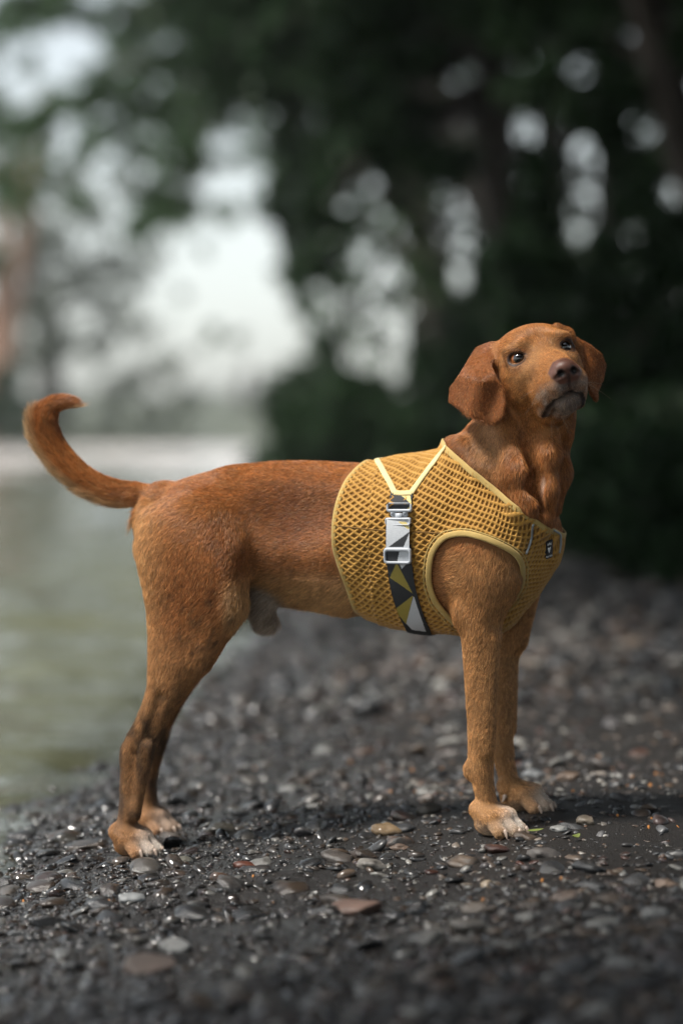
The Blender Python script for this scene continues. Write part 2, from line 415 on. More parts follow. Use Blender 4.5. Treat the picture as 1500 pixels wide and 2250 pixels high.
# --- trees on the near bank, right of the dog
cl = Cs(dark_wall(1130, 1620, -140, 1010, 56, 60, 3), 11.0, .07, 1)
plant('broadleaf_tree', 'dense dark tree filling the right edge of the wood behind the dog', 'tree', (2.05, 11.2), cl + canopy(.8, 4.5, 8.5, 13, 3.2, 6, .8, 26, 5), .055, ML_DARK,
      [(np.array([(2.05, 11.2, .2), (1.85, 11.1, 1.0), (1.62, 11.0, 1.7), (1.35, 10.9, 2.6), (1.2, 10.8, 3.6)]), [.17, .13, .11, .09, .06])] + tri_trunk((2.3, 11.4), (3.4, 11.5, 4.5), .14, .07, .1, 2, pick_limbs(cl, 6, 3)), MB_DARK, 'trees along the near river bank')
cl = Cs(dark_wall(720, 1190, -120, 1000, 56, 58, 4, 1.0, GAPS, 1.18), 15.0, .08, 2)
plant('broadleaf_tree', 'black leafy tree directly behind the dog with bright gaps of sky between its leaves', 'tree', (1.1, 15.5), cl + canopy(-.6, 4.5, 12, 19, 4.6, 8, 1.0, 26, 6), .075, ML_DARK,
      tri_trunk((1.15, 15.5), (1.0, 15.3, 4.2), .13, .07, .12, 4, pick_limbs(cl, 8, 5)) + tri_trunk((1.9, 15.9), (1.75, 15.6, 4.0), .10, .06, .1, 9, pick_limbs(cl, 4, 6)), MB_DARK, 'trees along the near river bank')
mid = [(585, 60, 60), (640, 0, 70), (700, 60, 60), (720, 150, 70), (600, 190, 60), (660, 240, 70), (620, 300, 60), (690, 330, 70), (740, 260, 70), (640, 390, 65), (700, 430, 70), (610, 450, 50), (750, 380, 70), (660, 500, 60), (720, 520, 60),
       (690, 590, 45), (650, 560, 40), (740, 620, 40), (700, 870, 50), (730, 800, 35), (690, 940, 60), (760, 940, 60), (720, 740, 28), (655, 640, 25)]
cl = Cs(mid, 20, .08, 3)
plant('broadleaf_tree', 'tall green tree leaning out over the river left of the black tree', 'tree', (1.2, 21), cl + canopy(-2.5, 5, 17, 25, 6.5, 10, 1.2, 24, 7), .10, ML_DARK, tri_trunk((1.2, 21), (-.2, 20.4, 5.6), .16, .08, .2, 6, pick_limbs(cl, 8, 8)), MB_DARK, 'trees along the near river bank')
over = [(300, 60, 55), (360, 30, 60), (430, 20, 60), (480, 80, 60), (540, 130, 50), (330, 160, 60), (400, 130, 55), (420, 210, 60), (360, 240, 60), (290, 230, 50), (230, 190, 50), (180, 220, 45), (390, 300, 50), (410, 370, 48), (380, 430, 42), (300, 330, 45), (320, 420, 40), (250, 280, 45), (340, 480, 40), (290, 510, 34),
        (480, 190, 45), (500, 260, 40), (60, 10, 60), (130, 20, 50), (200, 30, 45), (520, 20, 50), (560, 60, 40), (120, 250, 40), (70, 270, 40), (440, 330, 35), (420, 440, 30)]
cl = Cs(over, 30, .06, 4)
plant('broadleaf_tree', 'branches of a riverside tree hanging dark green across the top of the gap', 'tree', (2.6, 31), cl + canopy(-5, 4, 28, 34, 8.5, 12, 1.4, 20, 8), .14, ML_MID,
      [(np.array([(2.6, 31, .3), (2.0, 30.8, 3), (.6, 30.4, 5.5), (-1.5, 30.2, 6.3), (-3.2, 30, 5.6)]), [.3, .24, .18, .12, .04])] + [(np.array([(-.2, 30.3, 5.9), (-1.6, 30, 4.6), (-2.0, 30, 3.4)]), [.09, .06, .02])], MB_DARK, 'trees along the near river bank')
back = dark_wall(690, 1620, -120, 1000, 62, 52, 14, .66, GAPS, 1.0)
cl = Cs(back, 33, .10, 13)
plant('broadleaf_tree', 'green trees deeper in the wood showing through the gaps of the black tree', 'tree', (3.2, 34), cl, .13, ML_MID, tri_trunk((3.2, 34), (3.0, 33.6, 7), .2, .08, .2, 31, pick_limbs(cl, 8, 18)), MB_DARK, 'trees along the near river bank', tau=2.2)
cl = canopy(-1.0, 6, 6.0, 11, 2.75, 4.6, .62, 80, 51) + canopy(-.6, 6, 11, 20, 3.9, 6.5, .9, 60, 52) + canopy(-.2, 5, 3.3, 7, 2.4, 3.7, .45, 64, 53) + canopy(-.65, 2.5, 3.75, 8.2, 2.65, 3.7, .38, 70, 54)  # unseen canopy added to keep light off the wood and right bank
plant('broadleaf_tree', 'added spreading tree, out of view, whose low branches shade the bank and the wood', 'tree', (3.4, 8.6), cl, .11, ML_DARK, tri_trunk((3.4, 8.6), (3.0, 8.4, 3.8), .2, .1, .15, 33, pick_limbs(cl, 12, 19)), MB_DARK, 'trees along the near river bank', tau=2.4)
speck = dark_wall(-40, 640, -60, 470, 58, 44, 61, .62, [(150, 90, 70), (40, 170, 60), (610, 40, 40), (640, 120, 45)])
cl = Cs(speck, 46, .08, 62)
plant('broadleaf_tree', 'lighter green crown behind the hanging branches at the top left', 'tree', (2.2, 47), cl, .15, ML_MID, [(np.array([(2.2, 47, .4), (1.2, 46.6, 5), (-1.5, 46.2, 8.2), (-4.5, 46, 8.6)]), [.3, .24, .16, .05])], MB_DARK, 'trees along the near river bank', tau=1.25)
fill = [(g[0] + dx, g[1] + dy, g[2] * .55) for g in GAPS for dx, dy in ((-25, 12), (22, -16), (5, 35))]
cl = Cs(fill, 18, .06, 63)
plant('young_tree', 'thin twiggy young tree whose sparse leaves cross the bright gaps', 'tree', (.9, 18.2), cl, .06, ML_MID, tri_trunk((.9, 18.2), (.7, 18, 3.4), .05, .02, .1, 41, pick_limbs(cl, 16, 29)), MB_DARK, 'trees along the near river bank', tau=.28)
lace = dark_wall(730, 1030, 390, 930, 34, 17, 71, .50, []) + dark_wall(1000, 1520, 20, 520, 40, 18, 72, .36, [])
cl = Cs(lace, 16.5, .05, 73)
plant('broadleaf_tree', 'small leafy tree whose sprays break the bright gaps into spots of light', 'tree', (1.5, 16.8), cl, .05, ML_DARK, tri_trunk((1.5, 16.8), (1.3, 16.6, 3.6), .07, .03, .1, 74, pick_limbs(cl, 20, 75)), MB_DARK, 'trees along the near river bank', tau=2.6)
lace = dark_wall(400, 740, 430, 760, 40, 20, 76, .24, [(560, 660, 80), (490, 620, 40)]) + dark_wall(-20, 420, 20, 480, 44, 22, 77, .30, [])
cl = Cs(lace, 27, .05, 78)
plant('broadleaf_tree', 'light green sprays hanging into the misty gap over the river', 'tree', (2.0, 27.5), cl, .075, ML_MID, [(np.array([(2.0, 27.5, .4), (1.6, 27.3, 4), (.2, 27, 5.2), (-2.6, 26.8, 4.6)]), [.2, .16, .1, .03])], MB_DARK, 'trees along the near river bank', tau=1.3)
# --- trees that shade the bank from the right, mostly above the frame
cl = canopy(1.6, 5.5, 1.5, 7.5, 2.3, 5.5, .75, 44, 9)
plant('broadleaf_tree', 'broad tree beside the bank whose leaves shade the gravel from the right', 'tree', (3.6, 5.0), cl, .11, ML_DARK, tri_trunk((3.6, 5.0), (3.4, 4.8, 4.2), .18, .1, .15, 12, pick_limbs(cl, 8, 9)), MB_DARK, 'trees along the near river bank')
cl = canopy(.9, 5.5, -5.5, 1.2, 2.6, 6.0, .9, 44, 10)
plant('broadleaf_tree', 'broad tree further down the bank shading the near gravel', 'tree', (3.9, -1.5), cl, .13, ML_DARK, tri_trunk((3.9, -1.5), (3.5, -1.2, 4.6), .2, .1, .15, 13, pick_limbs(cl, 8, 10)), MB_DARK, 'trees along the near river bank')
cl = canopy(-2.0, .9, -1.2, 2.15, 2.05, 3.3, .42, 58, 55)  # unseen crown added to cast shade on the near gravel
plant('broadleaf_tree', 'added tree behind the viewer, out of view, leaning over the water to shade the near gravel', 'tree', (.9, -1.8), cl, .10, ML_DARK, [(np.array([(.9, -1.8, .1), (.7, -1.5, 1.2), (.2, -.8, 2.2), (-.8, .4, 2.7), (-1.5, 1.2, 2.7)]), [.16, .13, .10, .07, .03])], MB_DARK, 'trees along the near river bank')
# --- undergrowth along the foot of the bank
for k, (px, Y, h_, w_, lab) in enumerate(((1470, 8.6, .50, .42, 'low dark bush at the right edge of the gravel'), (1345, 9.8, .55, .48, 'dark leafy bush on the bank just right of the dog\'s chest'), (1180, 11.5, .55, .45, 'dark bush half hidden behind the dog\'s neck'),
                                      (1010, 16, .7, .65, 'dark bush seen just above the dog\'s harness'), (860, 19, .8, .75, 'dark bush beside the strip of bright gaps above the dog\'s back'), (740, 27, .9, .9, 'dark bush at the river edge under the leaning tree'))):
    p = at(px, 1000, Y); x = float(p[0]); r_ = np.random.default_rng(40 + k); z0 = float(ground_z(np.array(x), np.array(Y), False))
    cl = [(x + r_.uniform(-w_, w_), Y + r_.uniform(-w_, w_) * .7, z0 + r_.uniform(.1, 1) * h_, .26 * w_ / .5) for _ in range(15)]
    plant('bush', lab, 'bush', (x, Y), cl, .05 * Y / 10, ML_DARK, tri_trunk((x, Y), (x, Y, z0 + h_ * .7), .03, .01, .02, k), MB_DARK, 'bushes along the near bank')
# --- far bank
farl = [(20, 330, 60), (60, 420, 65), (150, 400, 60), (200, 470, 65), (110, 520, 65), (30, 560, 55), (230, 560, 60), (160, 620, 60), (90, 680, 60), (240, 660, 55), (300, 620, 45), (40, 760, 55), (140, 760, 60), (220, 760, 50), (310, 720, 45), (330, 560, 40), (270, 400, 40)]
cl = Cs(farl, 92, .06, 5, 1.22)
plant('riverside_tree', 'pale grey-green tree across the river above the curled tail', 'tree', (-10.5, 92), cl, .42, ML_HAZED, tri_trunk((-10.9, 92), (-11.6, 91, 9.5), .50, .25, .5, 20, pick_limbs(cl, 6, 11)), MB_DARK, 'trees across the river', tau=1.0)
cl = Cs([(-20, 240, 55), (40, 290, 40), (10, 420, 40), (-20, 560, 50), (-60, 700, 70)], 84, .04, 6)
plant('riverside_tree', 'tree across the river with sunlit reddish trunks at the far left', 'tree', (-11.4, 84), cl, .40, ML_MID, [(np.array([(-11.8, 84, .3), (-11.6, 84, 4), (-10.9, 84, 8), (-10.4, 84, 12)]), [.42, .36, .3, .2]), (np.array([(-12.4, 84, .3), (-12.0, 84.4, 5), (-11.9, 84.6, 10)]), [.36, .3, .2])], MB_RED, 'trees across the river')
cl = Cs([(360, 800, 50), (300, 830, 50), (400, 880, 45), (330, 900, 50), (250, 860, 50), (390, 950, 40), (310, 960, 40), (230, 940, 50), (160, 900, 45), (180, 960, 40)], 82, .04, 7)
plant('bush', 'grey thicket on the far bank left of the misty gap', 'bush', (-8.2, 82), cl, .34, ML_HAZED, None, None, 'thickets on the far bank', tau=1.3)
cl = Cs([(20, 830, 55), (60, 900, 50), (0, 920, 60), (80, 960, 45), (20, 970, 45), (-60, 880, 60)], 78, .03, 8)
plant('bush', 'black thicket on the far bank at the left edge', 'bush', (-10.6, 78), cl, .30, ML_DARK, None, None, 'thickets on the far bank', tau=3.2)
cl = Cs([(430, 880, 45), (500, 905, 40), (560, 900, 40), (620, 910, 40), (480, 940, 40), (560, 945, 40), (640, 945, 40), (700, 930, 45), (420, 930, 45)], 170, .06, 9)
plant('riverside_tree', 'faint misty trees at the far end of the river', 'tree', (-6.5, 170), cl, .8, ML_HAZED, tri_trunk((-6.5, 170), (-6.5, 170, 5), .4, .2, .3, 22), MB_DARK, 'trees across the river', tau=1.2)
# ================================================================== AIR
hb = np.array([(x, y, z) for x in (-70, 70) for y in (-12, 230) for z in (-3.0, 17)], float)
hf = np.array([(0, 1, 3, 2), (4, 6, 7, 5), (0, 4, 5, 1), (2, 3, 7, 6), (0, 2, 6, 4), (1, 5, 7, 3)])
mhz = bpy.data.materials.new('river_mist'); mhz.use_nodes = True
for n in list(mhz.node_tree.nodes):
    if n.type != 'OUTPUT_MATERIAL': mhz.node_tree.nodes.remove(n)
pv = mhz.node_tree.nodes.new('ShaderNodeVolumePrincipled')
pv.inputs['Color'].default_value = (.86, .92, .92, 1); pv.inputs['Density'].default_value = HAZE_DENSITY; pv.inputs['Anisotropy'].default_value = .2
mhz.node_tree.links.new(pv.outputs[0], [n for n in mhz.node_tree.nodes if n.type == 'OUTPUT_MATERIAL'][0].inputs['Volume'])
hz_ = link('haze', mesh_np('haze', hb, hf, [mhz], smooth=False)); tag(hz_, 'pale mist lying over the river', kind='stuff')
# ================================================================== DOG
# A distance field in dog space (X forward, Y to the dog's left, Z up), meshed once into one continuous body.
VOX = 0.0025
G0 = np.array([-0.50, -0.185, 0.0]); G1 = np.array([0.42, 0.165, 0.815])
GN = np.ceil((G1 - G0) / VOX).astype(int) + 1
gx = (G0[0] + VOX * np.arange(GN[0])).astype(np.float32)
gy = (G0[1] + VOX * np.arange(GN[1])).astype(np.float32)
gz = (G0[2] + VOX * np.arange(GN[2])).astype(np.float32)
D = np.full(GN, 0.06, np.float32)

def box_idx(lo, hi, m):
    a = np.clip(np.floor((np.asarray(lo) - m - G0) / VOX).astype(int), 0, GN - 1)
    b = np.clip(np.ceil((np.asarray(hi) + m - G0) / VOX).astype(int) + 1, 1, GN)
    return slice(a[0], b[0]), slice(a[1], b[1]), slice(a[2], b[2])
def sub_xyz(sl):
    return gx[sl[0]][:, None, None], gy[sl[1]][None, :, None], gz[sl[2]][None, None, :]
def smin(a, b, k):
    if k <= 0: return np.minimum(a, b)
    h = np.maximum(k - np.abs(a - b), 0) / k
    return np.minimum(a, b) - h * h * k * 0.25
def smax(a, b, k): return -smin(-a, -b, k)
def put(sl, d, k, op='add'):
    D[sl] = smin(D[sl], d.astype(np.float32), k) if op == 'add' else smax(D[sl], -d.astype(np.float32), k)
def ell2(u, v, a, b):
    k0 = np.sqrt((u / a) ** 2 + (v / b) ** 2) + 1e-6
    k1 = np.sqrt((u / (a * a)) ** 2 + (v / (b * b)) ** 2) + 1e-6
    return k0 * (k0 - 1) / k1
def ellipsoid(c, r, R=None, k=0.01, op='add'):
    c = np.asarray(c, float); r = np.asarray(r, float)
    R = np.eye(3) if R is None else R              # columns = axes
    ext = np.sqrt(((R * r) ** 2).sum(1))
    sl = box_idx(c - ext, c + ext, k + 0.02)
    x, y, z = sub_xyz(sl)
    x = x - c[0]; y = y - c[1]; z = z - c[2]
    q = [x * R[0, i] + y * R[1, i] + z * R[2, i] for i in range(3)]
    k0 = np.sqrt(sum((q[i] / r[i]) ** 2 for i in range(3))) + 1e-6
    k1 = np.sqrt(sum((q[i] / r[i] ** 2) ** 2 for i in range(3))) + 1e-6
    put(sl, k0 * (k0 - 1) / k1, k, op)
def cone(a, b, ra, rb, k=0.01, op='add', flat=None):
    """round cone; flat=(axis, factor) squeezes it"""
    a = np.asarray(a, float); b = np.asarray(b, float)
    m = max(ra, rb)
    sl = box_idx(np.minimum(a, b) - m, np.maximum(a, b) + m, k + 0.02)
    x, y, z = sub_xyz(sl)
    ab = b - a; L2 = (ab ** 2).sum() + 1e-12
    px, py, pz = x - a[0], y - a[1], z - a[2]
    t = np.clip((px * ab[0] + py * ab[1] + pz * ab[2]) / L2, 0, 1)
    d = np.sqrt((px - t * ab[0]) ** 2 + (py - t * ab[1]) ** 2 + (pz - t * ab[2]) ** 2) - (ra + (rb - ra) * t)
    put(sl, d, k, op)
def chain(pts, rad, k=0.01, kk=None):
    for i in range(len(pts) - 1):
        cone(pts[i], pts[i + 1], rad[i], rad[i + 1], k if kk is None or i == 0 else kk)
def smooth_interp(t, T, Vv):
    """C1 interpolation (Catmull-Rom slopes, monotone-limited)"""
    T = np.asarray(T, float); Vv = np.asarray(Vv, float)
    if T[0] > T[-1]: T = T[::-1]; Vv = Vv[::-1]
    dv = np.diff(Vv) / np.diff(T)
    m = np.empty(len(T)); m[0] = dv[0]; m[-1] = dv[-1]
    m[1:-1] = np.where(dv[1:] * dv[:-1] > 0, 2 * dv[1:] * dv[:-1] / (dv[1:] + dv[:-1] + 1e-12), 0)
    tt = np.clip(t, T[0], T[-1])
    i = np.clip(np.searchsorted(T, tt) - 1, 0, len(T) - 2)
    h = T[i + 1] - T[i]; s = (tt - T[i]) / h
    return ((1 + 2 * s) * (1 - s) ** 2 * Vv[i] + s * (1 - s) ** 2 * h * m[i] + s * s * (3 - 2 * s) * Vv[i + 1] + s * s * (s - 1) * h * m[i + 1])
def loft_z(Zs, xc, a, yc, b, k, pad=0.0):
    Zs = np.asarray(Zs, float)
    sl = box_idx((np.min(np.array(xc) - a), np.min(np.array(yc) - b), Zs.min()), (np.max(np.array(xc) + a), np.max(np.array(yc) + b), Zs.max()), k + 0.02)
    x, y, z = sub_xyz(sl); zz = z.ravel()
    I = [smooth_interp(zz, Zs, np.asarray(q, float))[None, None, :].astype(np.float32) for q in (xc, a, yc, b)]
    d = ell2(x - I[0], y - I[2], I[1], I[3])
    d = smax(d, np.maximum(Zs.min() - z, z - Zs.max()), 0.015)
    put(sl, d, k)
def loft_x(Xs, zc, h, yc, b, k, egg=0.0):
    Xs = np.asarray(Xs, float)
    sl = box_idx((Xs.min(), np.min(np.array(yc) - b), np.min(np.array(zc) - h)), (Xs.max(), np.max(np.array(yc) + b), np.max(np.array(zc) + h)), k + 0.02)
    x, y, z = sub_xyz(sl); xx = x.ravel()
    I = [smooth_interp(xx, Xs, np.asarray(q, float))[:, None, None].astype(np.float32) for q in (zc, h, yc, b)]
    v = z - I[0]
    bb = I[3] * (1 + egg * v / I[1] * np.maximum(1 - (v / I[1]) ** 2, 0))
    d = ell2(y - I[2], v, np.maximum(bb, .004), I[1])
    d = smax(d, np.maximum(Xs.min() - x, x - Xs.max()), 0.01)
    put(sl, d, k)

# ---- torso: (column, top row, bottom row, half width)
T = [(303, 1118, 1180, .020), (314, 1098, 1215, .036), (330, 1082, 1240, .046), (360, 1102, 1262, .054), (402, 1056, 1276, .064), (457, 1037, 1284, .070),
     (511, 1022, 1288, .069), (569, 1017, 1292, .067), (607, 1014, 1302, .068), (665, 1013, 1312, .073), (704, 1014, 1324, .079), (781, 1018, 1341, .088),
     (823, 1018, 1358, .092), (879, 1008, 1374, .095), (931, 1001, 1383, .096), (999, 998, 1386, .096), (1060, 1004, 1376, .094),
     (1110, 1040, 1342, .088), (1145, 1085, 1302, .078), (1172, 1120, 1268, .062), (1192, 1150, 1242, .045), (1206, 1175, 1218, .022)]
tx = np.array(T)
pt = loc(tx[:, 0], tx[:, 1], 0.0); pb = loc(tx[:, 0], tx[:, 2], 0.0)
loft_x(pt[:, 0], (pt[:, 2] + pb[:, 2]) / 2, (pt[:, 2] - pb[:, 2]) / 2, np.zeros(len(T)), tx[:, 3], 0.0, egg=0.10)
# chest front, keel
ellipsoid(loc(1118, 1200, 0), (.060, .080, .073), k=.03)
cone(loc(1160, 1180, 0), loc(1078, 1322, 0), .038, .040, k=.03)
# ---- neck: (row, left column, right column, y centre, half width)
N = [(870, 1062, 1240, -0.012, 0.064), (905, 1052, 1241, -0.01, 0.067), (940, 1025, 1240, -0.007, 0.069), (970, 1004, 1237, -0.004, 0.072), (1000, 997, 1234, -0.002, 0.075), (1040, 1005, 1230, 0, 0.078), (1085, 1030, 1222, 0, 0.08), (1130, 1060, 1212, 0, 0.078), (1165, 1100, 1198, 0, 0.07)]
nx = np.array(N)
nl = loc(nx[:, 1], nx[:, 0], nx[:, 3]); nr = loc(nx[:, 2], nx[:, 0], nx[:, 3])
loft_z(nl[:, 2], (nl[:, 0] + nr[:, 0]) / 2, (nr[:, 0] - nl[:, 0]) / 2, nx[:, 3], nx[:, 4], .03)
# shoulder blades under the harness
for s in (-1, 1):
    cone(loc(1000, 1060, s * .04), loc(1075, 1185, s * .064), .036, .040, k=.035)
DH = D.copy()                                        # what the harness lies on
# neck skin folds: two ridges down the throat with a groove between them
for (c, r) in ((((1108, 935, -.072), (1138, 1040, -.086), (1156, 1110, -.086), (1182, 1150, -.072)), (.012, .018, .016, .010)),
               (((1212, 925, -.056), (1202, 1000, -.072), (1197, 1075, -.076), (1200, 1140, -.066)), (.009, .014, .013, .008)),
               (((1232, 960, -.022), (1226, 1040, -.030), (1216, 1110, -.034)), (.010, .013, .010))):
    chain([loc(*q) for q in c], r, k=.024)
cone(loc(1166, 950, -.084), loc(1171, 1060, -.086), .006, .010, k=.02, op='sub')
cone(loc(1171, 1060, -.086), loc(1184, 1115, -.084), .010, .004, k=.02, op='sub')
# scruff: fold of skin where the neck meets the harness
chain([loc(996, 975, -.012), loc(1020, 990, -.05), loc(1060, 1030, -.066), loc(1110, 1085, -.072)], (.010, .013, .013, .010), k=.02)

# ---- hind leg rows: (row, left, right, y centre, half width)
HL = [(1082, 376, 500, -.038, .014), (1120, 325, 534, -.052, .032), (1160, 306, 544, -.058, .041), (1200, 297, 545, -.063, .047), (1232, 302, 542, -.066, .049),
      (1264, 309, 538, -.068, .050), (1296, 316, 531, -.069, .049), (1328, 322, 523, -.070, .046), (1360, 325, 513, -.071, .043), (1392, 327, 499, -.072, .040), (1424, 327, 485, -.073, .037),
      (1456, 327, 465, -.074, .034), (1488, 326, 444, -.074, .031), (1520, 323, 420, -.074, .028), (1552, 314, 396, -.074, .025), (1584, 300, 375, -.073, .023),
      (1616, 280, 357, -.072, .021), (1648, 268, 343, -.072, .020), (1680, 265, 332, -.072, .019), (1712, 264, 320, -.072, .018), (1744, 263, 310, -.072, .018),
      (1776, 261, 304, -.072, .019), (1808, 258, 303, -.073, .020), (1840, 256, 306, -.074, .023), (1868, 258, 306, -.075, .022)]
FL = [(1175, 1000, 1112, -.060, .030), (1205, 992, 1134, -.064, .038), (1235, 990, 1142, -.067, .041), (1265, 994, 1144, -.069, .041), (1300, 1003, 1134, -.070, .039), (1340, 1006, 1116, -.071, .036), (1367, 1005, 1107, -.072, .033),
      (1393, 1009, 1101, -.072, .031), (1433, 1014, 1095, -.072, .028), (1487, 1018, 1093, -.071, .026), (1540, 1021, 1089, -.070, .024), (1593, 1025, 1086, -.070, .023),
      (1647, 1026, 1085, -.069, .0225), (1690, 1026, 1085, -.069, .0225), (1720, 1034, 1086, -.069, .0215), (1753, 1043, 1091, -.069, .021), (1780, 1046, 1096, -.070, .022),
      (1805, 1046, 1104, -.070, .024), (1825, 1050, 1110, -.070, .020)]
def leg(rows, side, off, k):
    q = np.array(rows, float)
    sh_ = 3.0 if rows is FL else 2.5
    l = loc(q[:, 1] + sh_, q[:, 0], q[:, 3]); r = loc(q[:, 2] - sh_, q[:, 0], q[:, 3])
    z = (l[:, 2] + r[:, 2]) / 2
    zt, zb = z.max(), z.min()
    f = np.clip((zt - z) / (zt - zb), 0, 1)[:, None] * np.asarray(off)       # offset grows towards the foot
    if side > 0 and rows is HL: f[:, 0] = -.028 + .018 * np.clip((zt - z) / (zt - zb), 0, 1) ** 2
    loft_z(z + f[:, 2], (l[:, 0] + r[:, 0]) / 2 + f[:, 0], (r[:, 0] - l[:, 0]) / 2, side * -q[:, 3] * 1.0 * 1 + f[:, 1] if side > 0 else q[:, 3] + f[:, 1], q[:, 4], k)
OFF_H = (-.010, .0, .013); OFF_F = (.012, .0, .014)
leg(HL, -1, (0, 0, 0), .028)
leg(HL, 1, OFF_H, .028)
leg(FL, -1, (0, 0, 0), .016)
leg(FL, 1, OFF_F, .016)
# muscles and bones
for s, o in ((-1, (0, 0, 0)), (1, OFF_H)):
    o = np.array(o)
    def hp(px, py, y, f=1.0): 
        p = loc(px, py, -abs(y)); p = p * np.array([1, s * -1.0, 1]) if s > 0 else p
        return p + o * f
    ellipsoid(hp(420, 1190, .078, 0), (.060, .040, .065), k=.03)              # thigh
    ellipsoid(hp(475, 1280, .082, 0), (.040, .034, .060), k=.03)
    if s > 0: continue
    cone(hp(500, 1330, .085, .2), hp(440, 1450, .085, .4), .022, .016, k=.02)  # shin muscle
    cone(hp(352, 1500, .073, .5), hp(294, 1640, .073, .7), .008, .008, k=.010)  # tendon of the hock
    ellipsoid(hp(285, 1658, .072, .8), (.010, .012, .017), k=.010)             # point of the hock
    cone(hp(352, 1530, .099, .6), hp(318, 1640, .094, .7), .003, .006, k=.016, op='sub')
    cone(hp(300, 1660, .094, .7), hp(290, 1760, .094, .8), .005, .003, k=.016, op='sub')
    cone(hp(322, 1640, .082, .7), hp(298, 1790, .082, .9), .009, .008, k=.012)
for s, o in ((-1, (0, 0, 0)), (1, OFF_F)):
    o = np.array(o)
    def fp(px, py, y, f=1.0):
        p = loc(px, py, -abs(y)); p = p * np.array([1, -1.0, 1]) if s > 0 else p
        return p + o * f
    ellipsoid(fp(1062, 1235, .074, 0), (.046, .036, .062), k=.03)
    ellipsoid(fp(1020, 1345, .072, .2), (.016, .024, .022), k=.018)            # elbow
    ellipsoid(fp(1034, 1690, .069, .8), (.009, .012, .012), k=.010)            # carpal pad bump
    cone(fp(1080, 1400, .083, .3), fp(1070, 1640, .080, .7), .010, .008, k=.014)
cone(loc(1152, 1265, .062), loc(1128, 1400, .072), .027, .021, k=.02)
for s in (-1, 1):
    ellipsoid(loc(640, 1120, -.098) * [1, -s, 1], (.085, .042, .048), k=.035, op='sub')     # hollow of the flank
    ellipsoid(loc(560, 1200, -.100) * [1, -s, 1], (.012, .022, .060), k=.03, op='sub')
# belly, sheath
cone(loc(590, 1296, 0), loc(780, 1330, 0), .016, .014, k=.02)
cone(loc(570, 1318, 0), loc(586, 1362, -.002), .021, .0155, k=.014)
cone(loc(600, 1304, 0), loc(572, 1330, 0), .014, .014, k=.012)
# ---- tail
TL = [(405, 1092, 14), (362, 1095, 21), (320, 1089, 25), (275, 1085, 23), (235, 1077, 23), (195, 1058, 23), (158, 1031, 24), (126, 996, 25), (104, 960, 26), (96, 927, 26), (104, 902, 20), (123, 888, 15), (143, 883, 11), (160, 885, 6)]
tp = [loc(x, y, 0.0) for x, y, r in TL]
_ti = np.linspace(0, len(TL) - 1, 60)
_tq = np.array([[smooth_interp(t, np.arange(len(TL)), np.array(tp)[:, a]) for a in range(3)] for t in _ti])
_tr = [float(smooth_interp(t, np.arange(len(TL)), np.array([q[2] for q in TL]))) / 1527 for t in _ti]
TAIL_PTS = _tq
_k = np.ones(9) / 9
_tq[4:-4] = np.stack([np.convolve(_tq[:, a], _k, 'valid') for a in range(3)], 1)
cone(_tq[0], _tq[3], _tr[0], _tr[3], .025)
for i in range(1, 58): cone(_tq[i], _tq[i + 2], _tr[i], _tr[i + 2], .004 if i > 4 else .02)

# ---- feet. local paw frame: forward direction turned by ang about Z
CLAWS = []
def paw(px, py, ylat, ang, scale=1.0, hind=False):
    """px, py: pixel of the middle of the paw on the ground"""
    c = loc(px, py, ylat)
    f = np.array([cos(ang), sin(ang), 0]); l = np.array([-sin(ang), cos(ang), 0]); u = np.array([0, 0, 1.0])
    Rm = np.stack([f, l, u], 1)
    def q(a, b, h): return c + (f * a + l * b + u * h) * scale
    def tilt(deg, yaw):
        a = radians(deg); b = radians(yaw)
        ff = cos(a) * (cos(b) * f + sin(b) * l) - sin(a) * u
        ll = -sin(b) * f + cos(b) * l
        return np.stack([ff, ll, np.cross(ff, ll)], 1)
    ellipsoid(q(-.004, 0, .017), np.array((.021, .022, .016)) * scale, Rm, k=.012)       # pad mass
    for (b, fw, yw) in ((-.0235, .012, -14), (-.0085, .024, -4), (.0085, .024, 4), (.0235, .012, 14)):
        kn = q(fw - .009, b * .92, .0260); tp_ = q(fw + .008, b * 1.10, .0100)
        cone(q(-.018, b * .6, .034), kn, .010 * scale, .0105 * scale, k=.010)
        ellipsoid(kn, np.array((.0130, .0090, .0115)) * scale, tilt(25, yw), k=.0025)
        cone(kn, tp_, .0090 * scale, .0086 * scale, k=.002)
        CLAWS.append((q(fw + .014, b * 1.14, .0120), tilt(38, yw), scale))
paw(1085, 1836, -.070, radians(-18), 1.08)
paw(1146, 1784, .072, radians(-4), 1.08)
paw(292, 1880, -.075, radians(-14), 1.04, True)
paw(330, 1832, .075, radians(-6), 1.04, True)
# dew claw bump on the inside of the far front leg
cone(loc(1104, 1722, .050), loc(1106, 1738, .046), .008, .006, k=.005)
CLAWS.append((loc(1107, 1744, .044), np.stack([np.array((.1, -.1, -1.0)) / 1.01, np.array((0, 1, 0.)), np.array((1.0, 0, .1))], 1), 1.0))

